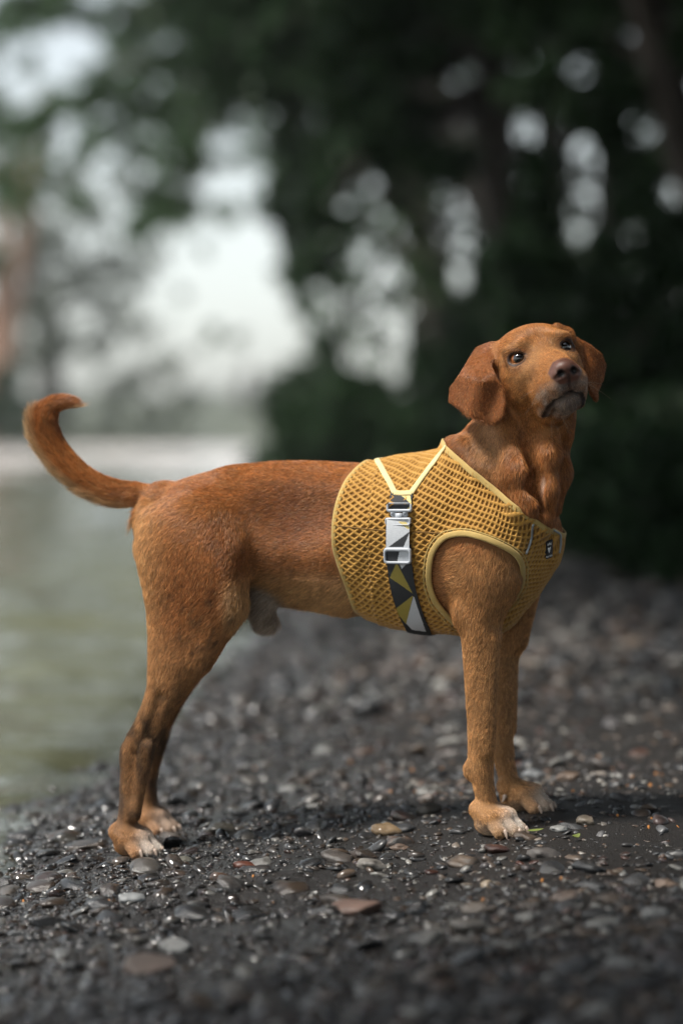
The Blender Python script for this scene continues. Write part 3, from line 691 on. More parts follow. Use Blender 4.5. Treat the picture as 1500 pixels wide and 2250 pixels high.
# ---- head. frame: x forward, y left, z up; origin between the eyes
def rot_head(yaw, pitch, roll):
    cy, sy, cp, sp, cr, sr = cos(yaw), sin(yaw), cos(pitch), sin(pitch), cos(roll), sin(roll)
    return (np.array([[cy, -sy, 0], [sy, cy, 0], [0, 0, 1]]) @ np.array([[cp, 0, sp], [0, 1, 0], [-sp, 0, cp]]) @ np.array([[1, 0, 0], [0, cr, -sr], [0, sr, cr]]))
RH_W = rot_head(radians(-80), radians(-9), radians(14))
W2L = np.array([[CY, SY, 0], [-SY, CY, 0], [0, 0, 1]])
RH = W2L @ RH_W
HO = w2l(at(1188, 777, 3.315))
def h(x, y, z): return HO + RH @ (np.array([x, y, z]) * .01)
def hell(c, r, k=.01, op='add', tilt=(0, 0, 0)):
    Rt = RH @ rot_head(radians(tilt[0]), radians(tilt[1]), radians(tilt[2]))
    ellipsoid(h(*c), np.array(r) * .01, Rt, k, op)
def hcone(a, b, ra, rb, k=.01, op='add'): cone(h(*a), h(*b), ra * .01, rb * .01, k, op)
hell((-5.2, 0, 0.5), (5.8, 5.5, 4.4), .02)                       # skull
hell((-2.0, 0, 0.9), (3.2, 4.8, 3.2), .015)                      # forehead
hcone((-8, 0, -2), (-7.8, 0, -7), 4.5, 4.6, .03)                 # nape into the neck
for s in (-1, 1):
    hell((-2.6, s * 3.3, -2.8), (4.6, 2.3, 3.9), .015)           # cheek
    hell((-0.2, s * 2.7, 1.5), (1.0, 1.6, 0.8), .012, tilt=(s * 25, 0, s * -14))  # brow
    hell((1.4, s * 2.5, -2.5), (2.2, 1.5, 1.5), .012)            # under the eye
hcone((-.5, 0, -.7), (7.5, 0, -3.8), 2.1, 1.65, .018)            # bridge of the nose
hell((3.6, 0, -3.6), (4.2, 2.75, 2.4), .015, tilt=(0, 15, 0))    # muzzle
for s in (-1, 1):
    hcone((3.0, s * 1.8, -5.4), (6.8, s * 1.35, -5.35), 2.0, 1.8, .014)   # lips
    hell((3.2, s * 2.35, -6.9), (2.3, .95, 1.7), .016, tilt=(s * -6, 0, 0))
    hell((2.2, s * 2.55, -8.0), (1.0, .75, .9), .006)   # hanging corner of the lip
hell((8.2, 0, -4.1), (1.2, 1.78, 1.38), .005)                   # nose
hell((8.55, 0, -3.65), (1.0, 1.45, .95), .005)
for s in (-1, 1):
    hell((8.5, s * 1.18, -4.4), (.85, .80, .80), .004)          # nose wings
# lower jaw, joined with a crease so that the mouth reads
hcone((-1.5, 0, -7.0), (5.2, 0, -8.0), 2.4, 1.38, .003)
hell((5.5, 0, -7.95), (1.75, 1.65, 1.0), .004)
hcone((-5.5, 0, -6.2), (-1.0, 0, -7.0), 3.3, 2.6, .02)
for s in (-1, 1):
    hell((9.35, s * .88, -4.35), (.55, .40, .42), .003, 'sub')    # nostrils
    hcone((9.15, s * 1.25, -4.55), (8.8, s * 1.8, -4.85), .22, .10, .003, 'sub')
hcone((9.55, 0, -4.2), (8.6, 0, -6.0), .11, .11, .003, 'sub')    # philtrum
# mouth groove
ML = [(7.6, 0, -6.75), (7.2, 1.0, -6.95), (6.3, 1.95, -7.45), (5.0, 2.5, -7.95), (3.6, 2.75, -8.4), (2.3, 2.75, -8.7)]
for s in (-1, 1):
    for a, b in zip(ML[:-1], ML[1:]):
        hcone((a[0], s * a[1], a[2]), (b[0], s * b[1], b[2]), .19, .19, .003, 'sub')
# eyes
EYE_R = 1.12
EYES = []
for s in (-1, 1):
    ec = np.array((-.05, s * 3.25, .0))
    fd = np.array((.86, s * .50, .06)); fd /= np.linalg.norm(fd)          # axis of the socket
    up = np.array((-.06, 0, 1.0)); up -= fd * (up @ fd); up /= np.linalg.norm(up)
    sd = np.cross(up, fd)
    EYES.append((ec, fd, up, sd))
    e2 = ec + fd * .15
    ellipsoid(h(*(ec + fd * .62)), np.array((1.05, 1.35, 1.1)) * .01, RH @ np.stack([fd, sd, up], 1), .006, 'sub')
    # lids: a ring of short cones round the opening
    ring = [ec + fd * (.70 - .22 * abs(cos(t)) ** 2) + sd * 1.34 * cos(t) + up * (1.08 if sin(t) > 0 else .92) * sin(t) for t in np.linspace(0, 2 * pi, 15)]
    for a, b in zip(ring[:-1], ring[1:]):
        hcone(a, b, .24, .24, .004)
    hell(ec + up * 1.6 + fd * .1, (.9, 1.6, .5), .008, tilt=(s * 28, 0, 0))     # upper lid / brow fold
    hell(ec - up * 1.4 + fd * .2, (.9, 1.4, .5), .008, tilt=(s * 28, 0, 0))

# ---- ears: thin curved flaps
def in_poly(px, py, poly):
    poly = np.asarray(poly, float); x, y = px, py
    inside = np.zeros(np.shape(x), bool)
    j = len(poly) - 1
    for i in range(len(poly)):
        xi, yi = poly[i]; xj, yj = poly[j]
        c = ((yi > y) != (yj > y)) & (x < (xj - xi) * (y - yi) / (yj - yi + 1e-12) + xi)
        inside ^= c; j = i
    return inside
EAR_PTS = []
def ear(poly, depth, r, k):
    poly = np.array(poly, float)
    X, Y = np.meshgrid(np.arange(poly[:, 0].min(), poly[:, 0].max(), 3.0), np.arange(poly[:, 1].min(), poly[:, 1].max(), 3.0))
    m = in_poly(X, Y, poly); X = X[m]; Y = Y[m]
    nx_ = np.roll(poly, -1, 0)
    ed = np.concatenate([a + (b - a) * np.linspace(0, 1, max(2, int(np.linalg.norm(b - a) / 2)), endpoint=False)[:, None] for a, b in zip(poly, nx_)])
    X = np.r_[X, ed[:, 0]]; Y = np.r_[Y, ed[:, 1]]
    P = w2l(at(X, Y, depth(X, Y)))
    EAR_PTS.append(P)
    sl = box_idx(P.min(0), P.max(0), .014)
    x, y, z = sub_xyz(sl)
    shp = (x.shape[0], y.shape[1], z.shape[2])
    best = np.full(shp, 1e9, np.float32)
    for p in P.astype(np.float32):
        np.minimum(best, (x - p[0]) ** 2 + (y - p[1]) ** 2 + (z - p[2]) ** 2, out=best)
    put(sl, np.sqrt(best) - r, k)
def ss(a, b, x):
    t = np.clip((x - a) / (b - a), 0, 1); return t * t * (3 - 2 * t)
near_ear = [(1080, 758), (1064, 760), (1050, 766), (1034, 790), (1012, 826), (993, 853), (990, 878), (1005, 890), (1032, 908), (1062, 919), (1086, 927), (1102, 913), (1106, 884),
            (1101, 855), (1086, 832), (1074, 806), (1076, 782)]
def d_near(X, Y):
    u = (X - 985) / 125; v = (Y - 755) / 175
    return 3.335 + .035 * (1 - u) - .030 * ss(0, .5, v) * u - .022 * np.sin(np.clip(u, 0, 1) * pi) * ss(.1, .5, v) + .012 * np.sin(u * 7 + v * 3) * ss(.1, .5, v) * .6 + .015 * (1 - ss(0, .25, v))
ear(near_ear, d_near, .0034, .006)
hcone((-5.2, -4.6, 2.2), (-4.2, -5.6, 1.0), 1.2, 1.0, .012)
far_ear = [(1222, 720), (1240, 726), (1258, 742), (1292, 760), (1316, 779), (1325, 802), (1321, 830), (1309, 857), (1309, 876), (1298, 862), (1290, 838), (1281, 815), (1272, 812), (1270, 780), (1262, 752), (1244, 735)]
def d_far(X, Y):
    u = (X - 1230) / 100; v = (Y - 715) / 160
    return 3.374 + .050 * np.clip(u, 0, 1) + .006 * np.sin(u * 6) - .016 * ss(.25, .7, v) * (1 - u)
ear(far_ear, d_far, .0034, .006)
chain([w2l(at(x_, y_, d_far(x_, y_) - .005)) for x_, y_ in ((1222, 722), (1243, 735), (1262, 764), (1272, 800))], (.0065, .0072, .0068, .005), k=.008)
hcone((-4.8, 4.4, 1.7), (-4.3, 5.6, 1.9), 1.0, .9, .012)

# ---- mesh the field (surface nets)
def trilin(F, P):
    q = (P - G0) / VOX
    q = np.clip(q, 0, np.array(F.shape) - 1.001)
    i = q.astype(int); f = (q - i).astype(np.float32)
    o = np.zeros(len(P), np.float32)
    for a in (0, 1):
        for b in (0, 1):
            for c in (0, 1):
                w = (f[:, 0] if a else 1 - f[:, 0]) * (f[:, 1] if b else 1 - f[:, 1]) * (f[:, 2] if c else 1 - f[:, 2])
                o += w * F[i[:, 0] + a, i[:, 1] + b, i[:, 2] + c]
    return o
def grad(F, P, e=.004):
    g = np.stack([trilin(F, P + np.eye(3)[a] * e) - trilin(F, P - np.eye(3)[a] * e) for a in range(3)], 1)
    return g / (np.linalg.norm(g, axis=1, keepdims=True) + 1e-9)
def surface_nets(F):
    s = F < 0
    n = np.array(F.shape)
    cell = np.full(n - 1, -1, np.int32)
    cr = []
    for a in range(3):
        lo = [slice(None)] * 3; hi = [slice(None)] * 3
        lo[a] = slice(0, -1); hi[a] = slice(1, None)
        e = np.argwhere(s[tuple(lo)] != s[tuple(hi)])
        e2 = e.copy(); e2[:, a] += 1
        v0 = F[tuple(e.T)]; v1 = F[tuple(e2.T)]
        p = e.astype(np.float64); p[:, a] += v0 / (v0 - v1)
        b, c = (a + 1) % 3, (a + 2) % 3
        adj = []
        for db, dc in ((-1, -1), (0, -1), (0, 0), (-1, 0)):
            q = e.copy(); q[:, b] += db; q[:, c] += dc; adj.append(q)
        ok = np.ones(len(e), bool)
        for q in adj: ok &= ((q >= 0) & (q < n - 1)).all(1)
        cr.append((p[ok], [q[ok] for q in adj], v0[ok] < 0))
    for p, adj, fl in cr:
        for q in adj: cell[tuple(q.T)] = 0
    ids = np.argwhere(cell == 0); cell[tuple(ids.T)] = np.arange(len(ids))
    acc = np.zeros((len(ids), 3)); cnt = np.zeros(len(ids))
    quads = []
    for p, adj, fl in cr:
        vid = [cell[tuple(q.T)] for q in adj]
        for v in vid:
            for a in range(3): acc[:, a] += np.bincount(v, p[:, a], len(ids))
            cnt += np.bincount(v, minlength=len(ids))
        Q = np.stack(vid, 1)
        Q = np.where(fl[:, None], Q, Q[:, ::-1])
        quads.append(Q)
    return acc / cnt[:, None] * VOX + G0, np.concatenate(quads)
def relax(V, Q, it, lam=.5):
    E = np.concatenate([Q[:, [0, 1]], Q[:, [1, 2]], Q[:, [2, 3]], Q[:, [3, 0]]])
    n = len(V)
    deg = np.bincount(E[:, 0], minlength=n) + np.bincount(E[:, 1], minlength=n)
    for _ in range(it):
        for l in (lam, -lam * 1.02):
            m = np.stack([np.bincount(E[:, 0], V[E[:, 1], a], n) + np.bincount(E[:, 1], V[E[:, 0], a], n) for a in range(3)], 1) / deg[:, None]
            V = V + l * (m - V)
    return V
BV, BQ = surface_nets(D)
# keep the largest piece only
def largest(V, Q):
    lab = np.arange(len(V))
    for _ in range(400):
        m = lab[Q].min(1)
        new = lab.copy()
        for c in range(4): np.minimum.at(new, Q[:, c], m)
        new = new[new]
        if (new == lab).all(): break
        lab = new
    u, c = np.unique(lab, return_counts=True)
    keep = lab == u[c.argmax()]
    mp = np.cumsum(keep) - 1
    return V[keep], mp[Q[keep[Q[:, 0]]]]
BV, BQ = largest(BV, BQ)
BV = relax(BV, BQ, 4)
BN = grad(D, BV, .003)
print('dog verts', len(BV))
# ================================================================== HARNESS (lies on the dog's body field)
def proj(pl):
    """dog space -> photograph pixel"""
    w = l2w(pl); x = w[..., 0]; y = w[..., 1]; z = w[..., 2] - HC
    d = y * CP - z * SP; u = y * SP + z * CP
    return np.stack([750 + x / d * FPX, 1125 - u / d * FPX], -1)
NT_, NA_ = 330, 720
tt = np.linspace(0, 1, NT_); th = np.linspace(0, 2 * pi, NA_, endpoint=False)      # theta 0 = top, turning towards the near side
TT, TH = np.meshgrid(tt, th, indexing='ij')
TR = 0.30
PIV = np.array([840.0, 866.0])
xr = 737 + 25 * np.abs(np.sin(TH)) + 78 * (1 - np.sqrt(1 - np.clip(np.cos(TH), 0, .999) ** 2.4)) + 55 * np.clip(-np.cos(TH), 0, 1) ** 1.5
k1 = np.clip(TT / TR, 0, 1); k2 = np.clip((TT - TR) / (1 - TR), 0, 1)
ang = radians(90) + (radians(37.6) - radians(90)) * k2
cenr = 330 - 30 * k2
cx_ = np.where(TT < TR, xr + (840 - xr) * k1, PIV[0] + np.cos(ang) * cenr)
cy_ = np.where(TT < TR, 1188.0, PIV[1] + np.sin(ang) * cenr)
OC = loc(cx_.ravel(), cy_.ravel(), np.zeros(cx_.size))
up2 = np.stack([-np.cos(ang).ravel(), np.zeros(cx_.size), np.sin(ang).ravel()], 1)     # in dog X,Z (pixel y is down)
DIR = up2 * np.cos(TH).ravel()[:, None] + np.array([0, -1.0, 0]) * np.sin(TH).ravel()[:, None]
def cast(F, off):
    r_ = np.full(len(OC), .02, np.float32); alive = np.ones(len(OC), bool); prev = np.full(len(OC), -1, np.float32)
    for k in range(110):
        idx = np.nonzero(alive)[0]
        if not len(idx): break
        v = trilin(F, OC[idx] + DIR[idx] * r_[idx, None]) - off
        hit = v > 0
        hi = idx[hit]
        r_[hi] -= .002 * v[hit] / (v[hit] - prev[hi] + 1e-9)
        alive[hi] = False
        prev[idx] = v
        r_[idx[~hit]] += .002
    return r_.reshape(NT_, NA_)
r1 = cast(DH, .0035); r2 = cast(D, .0035)
zz_ = OC[:, 2].reshape(NT_, NA_) + DIR[:, 2].reshape(NT_, NA_) * r1
w_ = ss(loc(1000, 1290, 0)[2], loc(1000, 1200, 0)[2], zz_)
RR = r1 + np.clip(r2 - r1, 0, .022) * w_
for _ in range(10):
    q = np.pad(RR, ((1, 1), (0, 0)), 'edge'); q = (q[:-2] + 2 * q[1:-1] + q[2:]) / 4
    RR = (np.roll(q, 1, 1) + 2 * q + np.roll(q, -1, 1)) / 4
HP = (OC + DIR * RR.reshape(-1)[:, None]).reshape(NT_, NA_, 3)
HP = HP + DIR.reshape(HP.shape) * (vnoise(HP, 26, 3) * .0026 + vnoise(HP * np.array([1.6, 1, .5]), 60, 5) * .0013)[..., None]
def gnormal(P):
    a = np.gradient(P, axis=0); b = np.roll(P, -1, 1) - np.roll(P, 1, 1)
    n = np.cross(b, a); n /= np.linalg.norm(n, axis=2, keepdims=True) + 1e-12
    return n
HN = gnormal(HP)
if (HN * DIR.reshape(HP.shape)).sum(2).mean() < 0: HN = -HN
# arc-length pattern coordinates
S_ = np.concatenate([np.zeros((NT_, 1)), np.cumsum(np.linalg.norm(np.diff(HP, axis=1), axis=2), 1)], 1)
Ltot = S_[:, -1:] + np.linalg.norm(HP[:, :1] - HP[:, -1:], axis=2)
S_ = np.minimum(S_, Ltot - S_)
T_ = np.concatenate([np.zeros((1, NA_)), np.cumsum(np.linalg.norm(np.diff(HP, axis=0), axis=2), 0)], 0)
PH_, PV_ = .0142, .0102
wob = vnoise(HP, 40, 9) * .16
f1 = T_ / PH_ + S_ / PV_ + wob; f2 = T_ / PH_ - S_ / PV_ + .5 - wob
def ridge(f):
    d = np.abs(f - np.round(f))                      # 0 on the rib
    return np.clip((1 - d / .25) * 2.2, 0, 1)
rib = np.maximum(ridge(f1), ridge(f2))
rib = np.where(rib > 0, rib, 0)
# armhole cut on both sides
PX = proj(HP * np.array([1, 1, 1.0]))
mir = HP.copy(); mir[..., 1] = -np.abs(mir[..., 1]); PXM = proj(mir)
ARM = np.array([(1004, 1374), (976, 1346), (951, 1312), (941, 1270), (944, 1229), (962, 1193), (986, 1176), (1017, 1172), (1058, 1181), (1109, 1203), (1134, 1220), (1146, 1246), (1146, 1275), (1134, 1305), (1112, 1332), (1080, 1352), (1040, 1366)], float)
cut = in_poly(PXM[..., 0], PXM[..., 1], ARM)
HPd = HP + HN * (rib * .0024)[..., None]
I0, I1 = np.arange(NT_ - 1)[:, None], np.arange(NA_)[None, :]
vid = np.arange(NT_ * NA_).reshape(NT_, NA_)
Q = np.stack([vid[:-1], np.roll(vid, -1, 1)[:-1], np.roll(vid, -1, 1)[1:], vid[1:]], -1)
cq = cut[:-1] | np.roll(cut, -1, 1)[:-1] | np.roll(cut, -1, 1)[1:] | cut[1:]
Q = Q[~cq]
HK = ~cut                                             # kept harness points
def compact(V, Q, *A):
    u, inv = np.unique(Q.ravel(), return_inverse=True)
    return (V[u], inv.reshape(Q.shape)) + tuple(a[u] for a in A)

harness = empty('dog_harness', DOG_O, 'mustard yellow open mesh harness vest with pale piping worn by the red-brown dog', 'dog harness', rz=YAW)
# --- materials
mh = NT('mustard_mesh_fabric')
at_rib = mh.n('ShaderNodeAttribute', attribute_name='rib'); 
nz = mh.noise(35, 4, .6, mh.coord())
ribc = mh.mix(nz.outputs['Fac'], (.34, .160, .026), (.47, .262, .056))
holec = mh.mix(nz.outputs['Fac'], (.17, .080, .014), (.26, .132, .026))  # holes darker than ribs: shade inside the mesh put into the colour
mp = mh.n('ShaderNodeMapRange'); mp.inputs[1].default_value = .05; mp.inputs[2].default_value = .55; mh.l(at_rib.outputs['Fac'], mp.inputs[0])
mh.set(Base_Color=mh.mix(mp.outputs[0], holec, ribc), Roughness=.8, Sheen_Weight=.2)
mh.b.inputs['Specular IOR Level'].default_value = .25
fb = mh.noise(1400, 2, .6, mh.coord()); mh.bump(fb.outputs['Fac'], .5, .0006)
M_MESH = mh.m
def fabric(name, ca, cb, scale=900, rough=.8):
    m = NT(name); n1 = m.noise(60, 4, .6, m.coord()); n2 = m.noise(scale, 2, .6, m.coord())
    m.set(Base_Color=m.mix(n1.outputs['Fac'], ca, cb), Roughness=rough, Sheen_Weight=.15); m.b.inputs['Specular IOR Level'].default_value = .25
    m.bump(n2.outputs['Fac'], .5, .0006); return m.m
M_TRIM = fabric('mustard_binding', (.36, .240, .075), (.49, .35, .125))
M_TAPE = fabric('pale_yellow_tape', (.58, .47, .22), (.68, .57, .30))
M_SEAM = fabric('dark_mustard_thread', (.14, .07, .015), (.20, .10, .02))
M_REFL = NT('reflective_piping').set(Base_Color=(.30, .32, .33), Roughness=.4, Metallic=.3).m
M_PLAST = NT('pale_grey_plastic').set(Base_Color=(.37, .395, .43), Roughness=.42).m
M_BLACKP = fabric('black_label_cloth', (.012, .012, .014), (.02, .02, .024))
M_WHITE = NT('white_print').set(Base_Color=(.75, .75, .75), Roughness=.7).m
V_, Q_, rb_ = compact(HPd.reshape(-1, 3), Q, rib.ravel())
pan = link('mesh_panel', mesh_np('mesh_panel', V_, Q_, [M_MESH], attrs={'rib': rb_}), harness)

# --- surface lookup from a pixel (front-facing points only)
_cl = w2l(np.array([0, 0, HC]))
facing = ((HN * (_cl - HP)).sum(2) > 0)
_fp = PX[facing]; _f3 = HP[facing]; _fn = HN[facing]
def surf(px, py):
    d = (_fp[:, 0] - px) ** 2 + (_fp[:, 1] - py) ** 2
    k = np.argpartition(d, 6)[:6]; w = 1 / (d[k] + .3); w /= w.sum()
    n = (_fn[k] * w[:, None]).sum(0)
    return (_f3[k] * w[:, None]).sum(0), n / np.linalg.norm(n)
def resample(pts, step):
    pts = np.asarray(pts, float); n = len(pts)
    L = np.r_[0, np.cumsum(np.linalg.norm(np.diff(pts, axis=0), axis=1))]
    k = max(3, int(L[-1] / step) + 1); s = np.linspace(0, L[-1], k)
    return np.stack([smooth_interp(s, L, pts[:, a]) for a in range(pts.shape[1])], 1)
def smooth_line(A, it, closed=False):
    A = A.copy()
    for _ in range(it):
        if closed: A = (np.roll(A, 1, 0) + 2 * A + np.roll(A, -1, 0)) / 4
        else: A[1:-1] = (A[:-2] + 2 * A[1:-1] + A[2:]) / 4
    return A
def ribbon(name, P, N, width, thick, mat, closed=False, parent=None, lift=0.0, nsec=10, taper=False):
    """a soft tape: rounded flat section swept along P, lying square to N"""
    P = np.asarray(P); N = np.asarray(N)
    T = (np.roll(P, -1, 0) - np.roll(P, 1, 0)) if closed else np.gradient(P, axis=0)
    T /= np.linalg.norm(T, axis=1, keepdims=True) + 1e-12
    B = np.cross(T, N); B /= np.linalg.norm(B, axis=1, keepdims=True) + 1e-12
    a = np.linspace(0, 2 * pi, nsec, endpoint=False)
    cu = np.sign(np.cos(a)) * np.abs(np.cos(a)) ** .6 * width / 2; cv = np.sign(np.sin(a)) * np.abs(np.sin(a)) ** .6 * thick / 2
    V = P[:, None] + B[:, None] * cu[None, :, None] + N[:, None] * (cv + lift)[None, :, None]
    n = len(P); v = np.arange(n * nsec).reshape(n, nsec)
    v2 = np.roll(v, -1, 0) if closed else v
    A = v if closed else v[:-1]; Bq = v2 if closed else v[1:]
    F = np.stack([A, np.roll(A, -1, 1), np.roll(Bq, -1, 1), Bq], -1).reshape(-1, 4)
    blocks = [F]
    if not closed: blocks += [v[:1, ::-1], v[-1:]]
    return link(name, mesh_np(name, V.reshape(-1, 3), blocks, [mat]), parent)
def px_line(pts, step=3.0, it=3):
    q = resample(pts, step); R_ = [surf(x, y) for x, y in q]
    return smooth_line(np.array([a for a, b in R_]), it), smooth_line(np.array([b for a, b in R_]), it)
def flipy(P): return P * np.array([1, -1, 1])
# bindings: rear edge, neck edge, armholes
ribbon('rear_binding', smooth_line(HP[1, ::4], 2, True), smooth_line(HN[1, ::4], 2, True), .0070, .0028, M_TRIM, True, harness, .001)
ribbon('neck_binding', smooth_line(HP[-2, ::4], 2, True), smooth_line(HN[-2, ::4], 2, True), .0086, .0030, M_TRIM, True, harness, .001)
def px_near(pts):
    """nearest near-side harness points, also where the leg hides them"""
    side = (HP[..., 1] < 0) & facing; fp_ = PX[side]; f3_ = HP[side]; fn_ = HN[side]
    o = []
    for x, y in pts:
        d = (fp_[:, 0] - x) ** 2 + (fp_[:, 1] - y) ** 2; k = np.argpartition(d, 5)[:5]
        o.append((f3_[k].mean(0), fn_[k].mean(0)))
    return np.array([a for a, b in o]), np.array([b / np.linalg.norm(b) for a, b in o])
_ap = resample(np.r_[ARM, ARM[:1]], 5)[:-1]
aP, aN = px_near(_ap)
aP = smooth_line(aP, 4, True); aN = smooth_line(aN, 6, True)
ribbon('armhole_binding', aP, aN, .0088, .0045, M_TRIM, True, harness, .0012)
ribbon('armhole_binding', flipy(aP)[::-1], flipy(aN)[::-1], .0088, .0045, M_TRIM, True, harness, .0012)
ribbon('armhole_seam', *[smooth_line(q, 2, True) for q in px_near(resample(np.r_[(ARM - ARM.mean(0)) * 1.10 + ARM.mean(0), ((ARM - ARM.mean(0)) * 1.10 + ARM.mean(0))[:1]], 5)[:-1])], .0022, .0030, M_TRIM, True, harness, .0012)
# pale V tape over the strap, both sides
for pts in (((829, 1013), (838, 1030), (852, 1055), (868, 1086)), ((984, 981), (965, 1004), (940, 1036), (903, 1086)), ((866, 1085), (886, 1086), (906, 1085))):
    P, N = px_line(pts)
    ribbon('pale_tape', P, N, .0082, .0026, M_TAPE, False, harness, .0030)
    ribbon('pale_tape', flipy(P), flipy(N), .0082, .0026, M_TAPE, False, harness, .0030)
# stitched seams, reflective piping
for pts in (((744, 1156), (790, 1161), (850, 1167)), ((908, 1169), (940, 1170), (968, 1172))):
    P, N = px_line(pts); ribbon('stitched_seam', P, N, .0022, .0022, M_SEAM, False, harness, .0016, 6)
for pts in (((1168, 1150), (1166, 1172), (1160, 1194), (1151, 1217)), ((1219, 1140), (1226, 1160), (1227, 1190), (1224, 1214))):
    P, N = px_line(pts); ribbon('reflective_piping', P, N, .0030, .0030, M_REFL, False, harness, .0030, 8)
# --- girth strap with printed triangles
def strap(name, pts, width_px, polys, default, lift, parent, n_across=46):
    P, N = px_line(pts, 1.0, 8)
    T = np.gradient(P, axis=0); T /= np.linalg.norm(T, axis=1, keepdims=True)
    B = np.cross(T, N); B /= np.linalg.norm(B, axis=1, keepdims=True)
    if proj(P[5] + B[5] * .01)[0] < proj(P[5])[0]: B = -B
    wv = np.linspace(-.5, .5, n_across) * width_px / 1527
    prof = lift - .0006 * np.abs(np.linspace(-1, 1, n_across)) ** 6
    V = P[:, None] + B[:, None] * wv[None, :, None] + N[:, None] * prof[None, :, None]
    # follow the body sideways
    off = trilin(DH, V.reshape(-1, 3)).reshape(V.shape[:2]) - (.0035 + lift)
    V = V - N[:, None] * np.clip(off, -.004, .004)[..., None] * .8
    px = proj(V); col = np.zeros(V.shape) + np.array(default)
    for c, poly in polys:
        m = in_poly(px[..., 0], px[..., 1], np.array(poly, float)); col[m] = c
    ridge_ = (np.arange(len(P)) % 3 == 0)[:, None, None] * .9 + .1
    Vb = V - N[:, None] * .0022
    n, a = V.shape[:2]; v = np.arange(n * a).reshape(n, a); F = np.stack([v[:-1, :-1], v[:-1, 1:], v[1:, 1:], v[1:, :-1]], -1).reshape(-1, 4)
    o = n * a
    rim = np.r_[v[0], v[1:, -1], v[-1, ::-1][1:], v[::-1, 0][1:-1]]
    Fr = np.stack([rim, np.roll(rim, -1), np.roll(rim, -1) + o, rim + o], -1)
    return link(name, mesh_np(name, np.r_[V.reshape(-1, 3), Vb.reshape(-1, 3)], [F, F[:, ::-1] + o, Fr], [M_STRAP], attrs={'print': np.r_[col.reshape(-1, 3), col.reshape(-1, 3)]}), parent)
ms = NT('printed_webbing'); ac = ms.n('ShaderNodeAttribute', attribute_name='print')
wv_ = ms.noise(900, 2, .6, ms.coord()); ms.set(Base_Color=ms.mix(.25, ac.outputs['Color'], wv_.outputs['Fac'], 'OVERLAY'), Roughness=.75); ms.bump(wv_.outputs['Fac'], .6, .0006)
M_STRAP = ms.m
BK, GR, OL, PY = (.022, .024, .028), (.50, .52, .55), (.30, .235, .045), (.62, .50, .20)
strap('strap', [(884, 1082), (882, 1100), (880, 1122)], 49, [(PY, [(879, 1087), (900, 1087), (904, 1110), (893, 1098)]), (PY, [(906, 1108), (908, 1120), (892, 1120)])], BK, .0046, harness)
low = strap('strap', [(877, 1195), (877, 1225), (880, 1250), (885, 1285), (895, 1325), (908, 1360), (924, 1392)], 54,
      [(OL, [(871, 1236), (856, 1269), (906, 1304)]), (GR, [(874, 1232), (900, 1232), (882, 1250)]), (OL, [(907, 1308), (866, 1340), (892, 1372)]), (GR, [(908, 1309), (892, 1370), (905, 1384), (935, 1388)])], BK, .0044, harness)
strap('strap', [(877, 1140), (876, 1170), (876, 1206)], 50, [(BK, [(901, 1167), (853, 1202), (886, 1202)]), (PY, [(874, 1146), (892, 1146), (900, 1161), (895, 1163)])], GR, .0072, harness)
for pts in ([(884, 1082), (880, 1122), (877, 1180), (880, 1250), (895, 1325), (924, 1392)],):     # the same strap on the other side
    P, N = px_line(pts, 4, 6); ribbon('strap', flipy(P), flipy(N), .034, .003, M_BLACKP, False, harness, .003, 12)
# --- buckle and slider: rigid plates set on the strap
def frame_at(px, py):
    c, n = surf(px, py)
    ex = loc(px + 10, py, c[1]) - loc(px - 10, py, c[1]); ex -= n * (ex @ n); ex /= np.linalg.norm(ex)
    ey = np.cross(n, ex); 
    return c, ex, ey, n
def rrect(x0, y0, x1, y1, r, n=5):
    o = []
    for cx, cy, a0 in ((x1 - r, y1 - r, 0), (x0 + r, y1 - r, 90), (x0 + r, y0 + r, 180), (x1 - r, y0 + r, 270)):
        for k in range(n):
            a = radians(a0 + 90 * k / (n - 1)); o.append((cx + r * cos(a), cy + r * sin(a)))
    return np.array(o)
def plate_map(fr, c0, q, hgt):
    c, ex, ey, n = fr
    d = (np.asarray(q) - np.array(c0)) / 1527.0
    sgn = -1.0 if (ey[2] > 0) else 1.0
    return c + d[:, :1] * ex + sgn * d[:, 1:] * ey + n * np.asarray(hgt)
def plate(name, fr, c0, outer, inner, h0, h1, mat, parent):
    outer = np.asarray(outer); n = len(outer)
    cen = outer.mean(0)
    if inner is not None:
        inner = np.asarray(inner)
        loops = [(outer, h0), (outer, h0 + (h1 - h0) * .6), (outer * .86 + inner * .14, h1), (outer * .14 + inner * .86, h1), (inner, h0 + (h1 - h0) * .6), (inner, h0)]
    else:
        ins = outer + (cen - outer) / (np.linalg.norm(cen - outer, axis=1, keepdims=True)) * .9
        loops = [(outer, h0), (outer, h0 + (h1 - h0) * .6), (ins, h1)]
    V = np.concatenate([plate_map(fr, c0, l, hh) for l, hh in loops])
    F = []
    for k in range(len(loops) - 1):
        a = np.arange(n) + k * n; F.append(np.stack([a, np.roll(a, -1), np.roll(a, -1) + n, a + n], -1))
    blocks = [np.concatenate(F)]
    if inner is None: blocks.append((np.arange(n) + (len(loops) - 1) * n)[None])
    o = link(name, mesh_np(name, V, blocks, [mat], smooth=False), parent)
    return o
fb_ = frame_at(878, 1135); c0 = (878, 1135)
bk = plate('buckle', fb_, c0, rrect(851, 1108, 907, 1126, 5), rrect(855.5, 1106, 902.5, 1119.5, 2), .0035, .0078, M_PLAST, harness)
plate('buckle_tongue', fb_, c0, np.array([(871, 1128), (886, 1128), (886, 1141), (871, 1141)]), None, .004, .0088, M_PLAST, bk)
plate('buckle_prong', fb_, c0, rrect(860, 1121, 871, 1134, 1.5, 3), None, .0035, .0074, M_PLAST, bk)
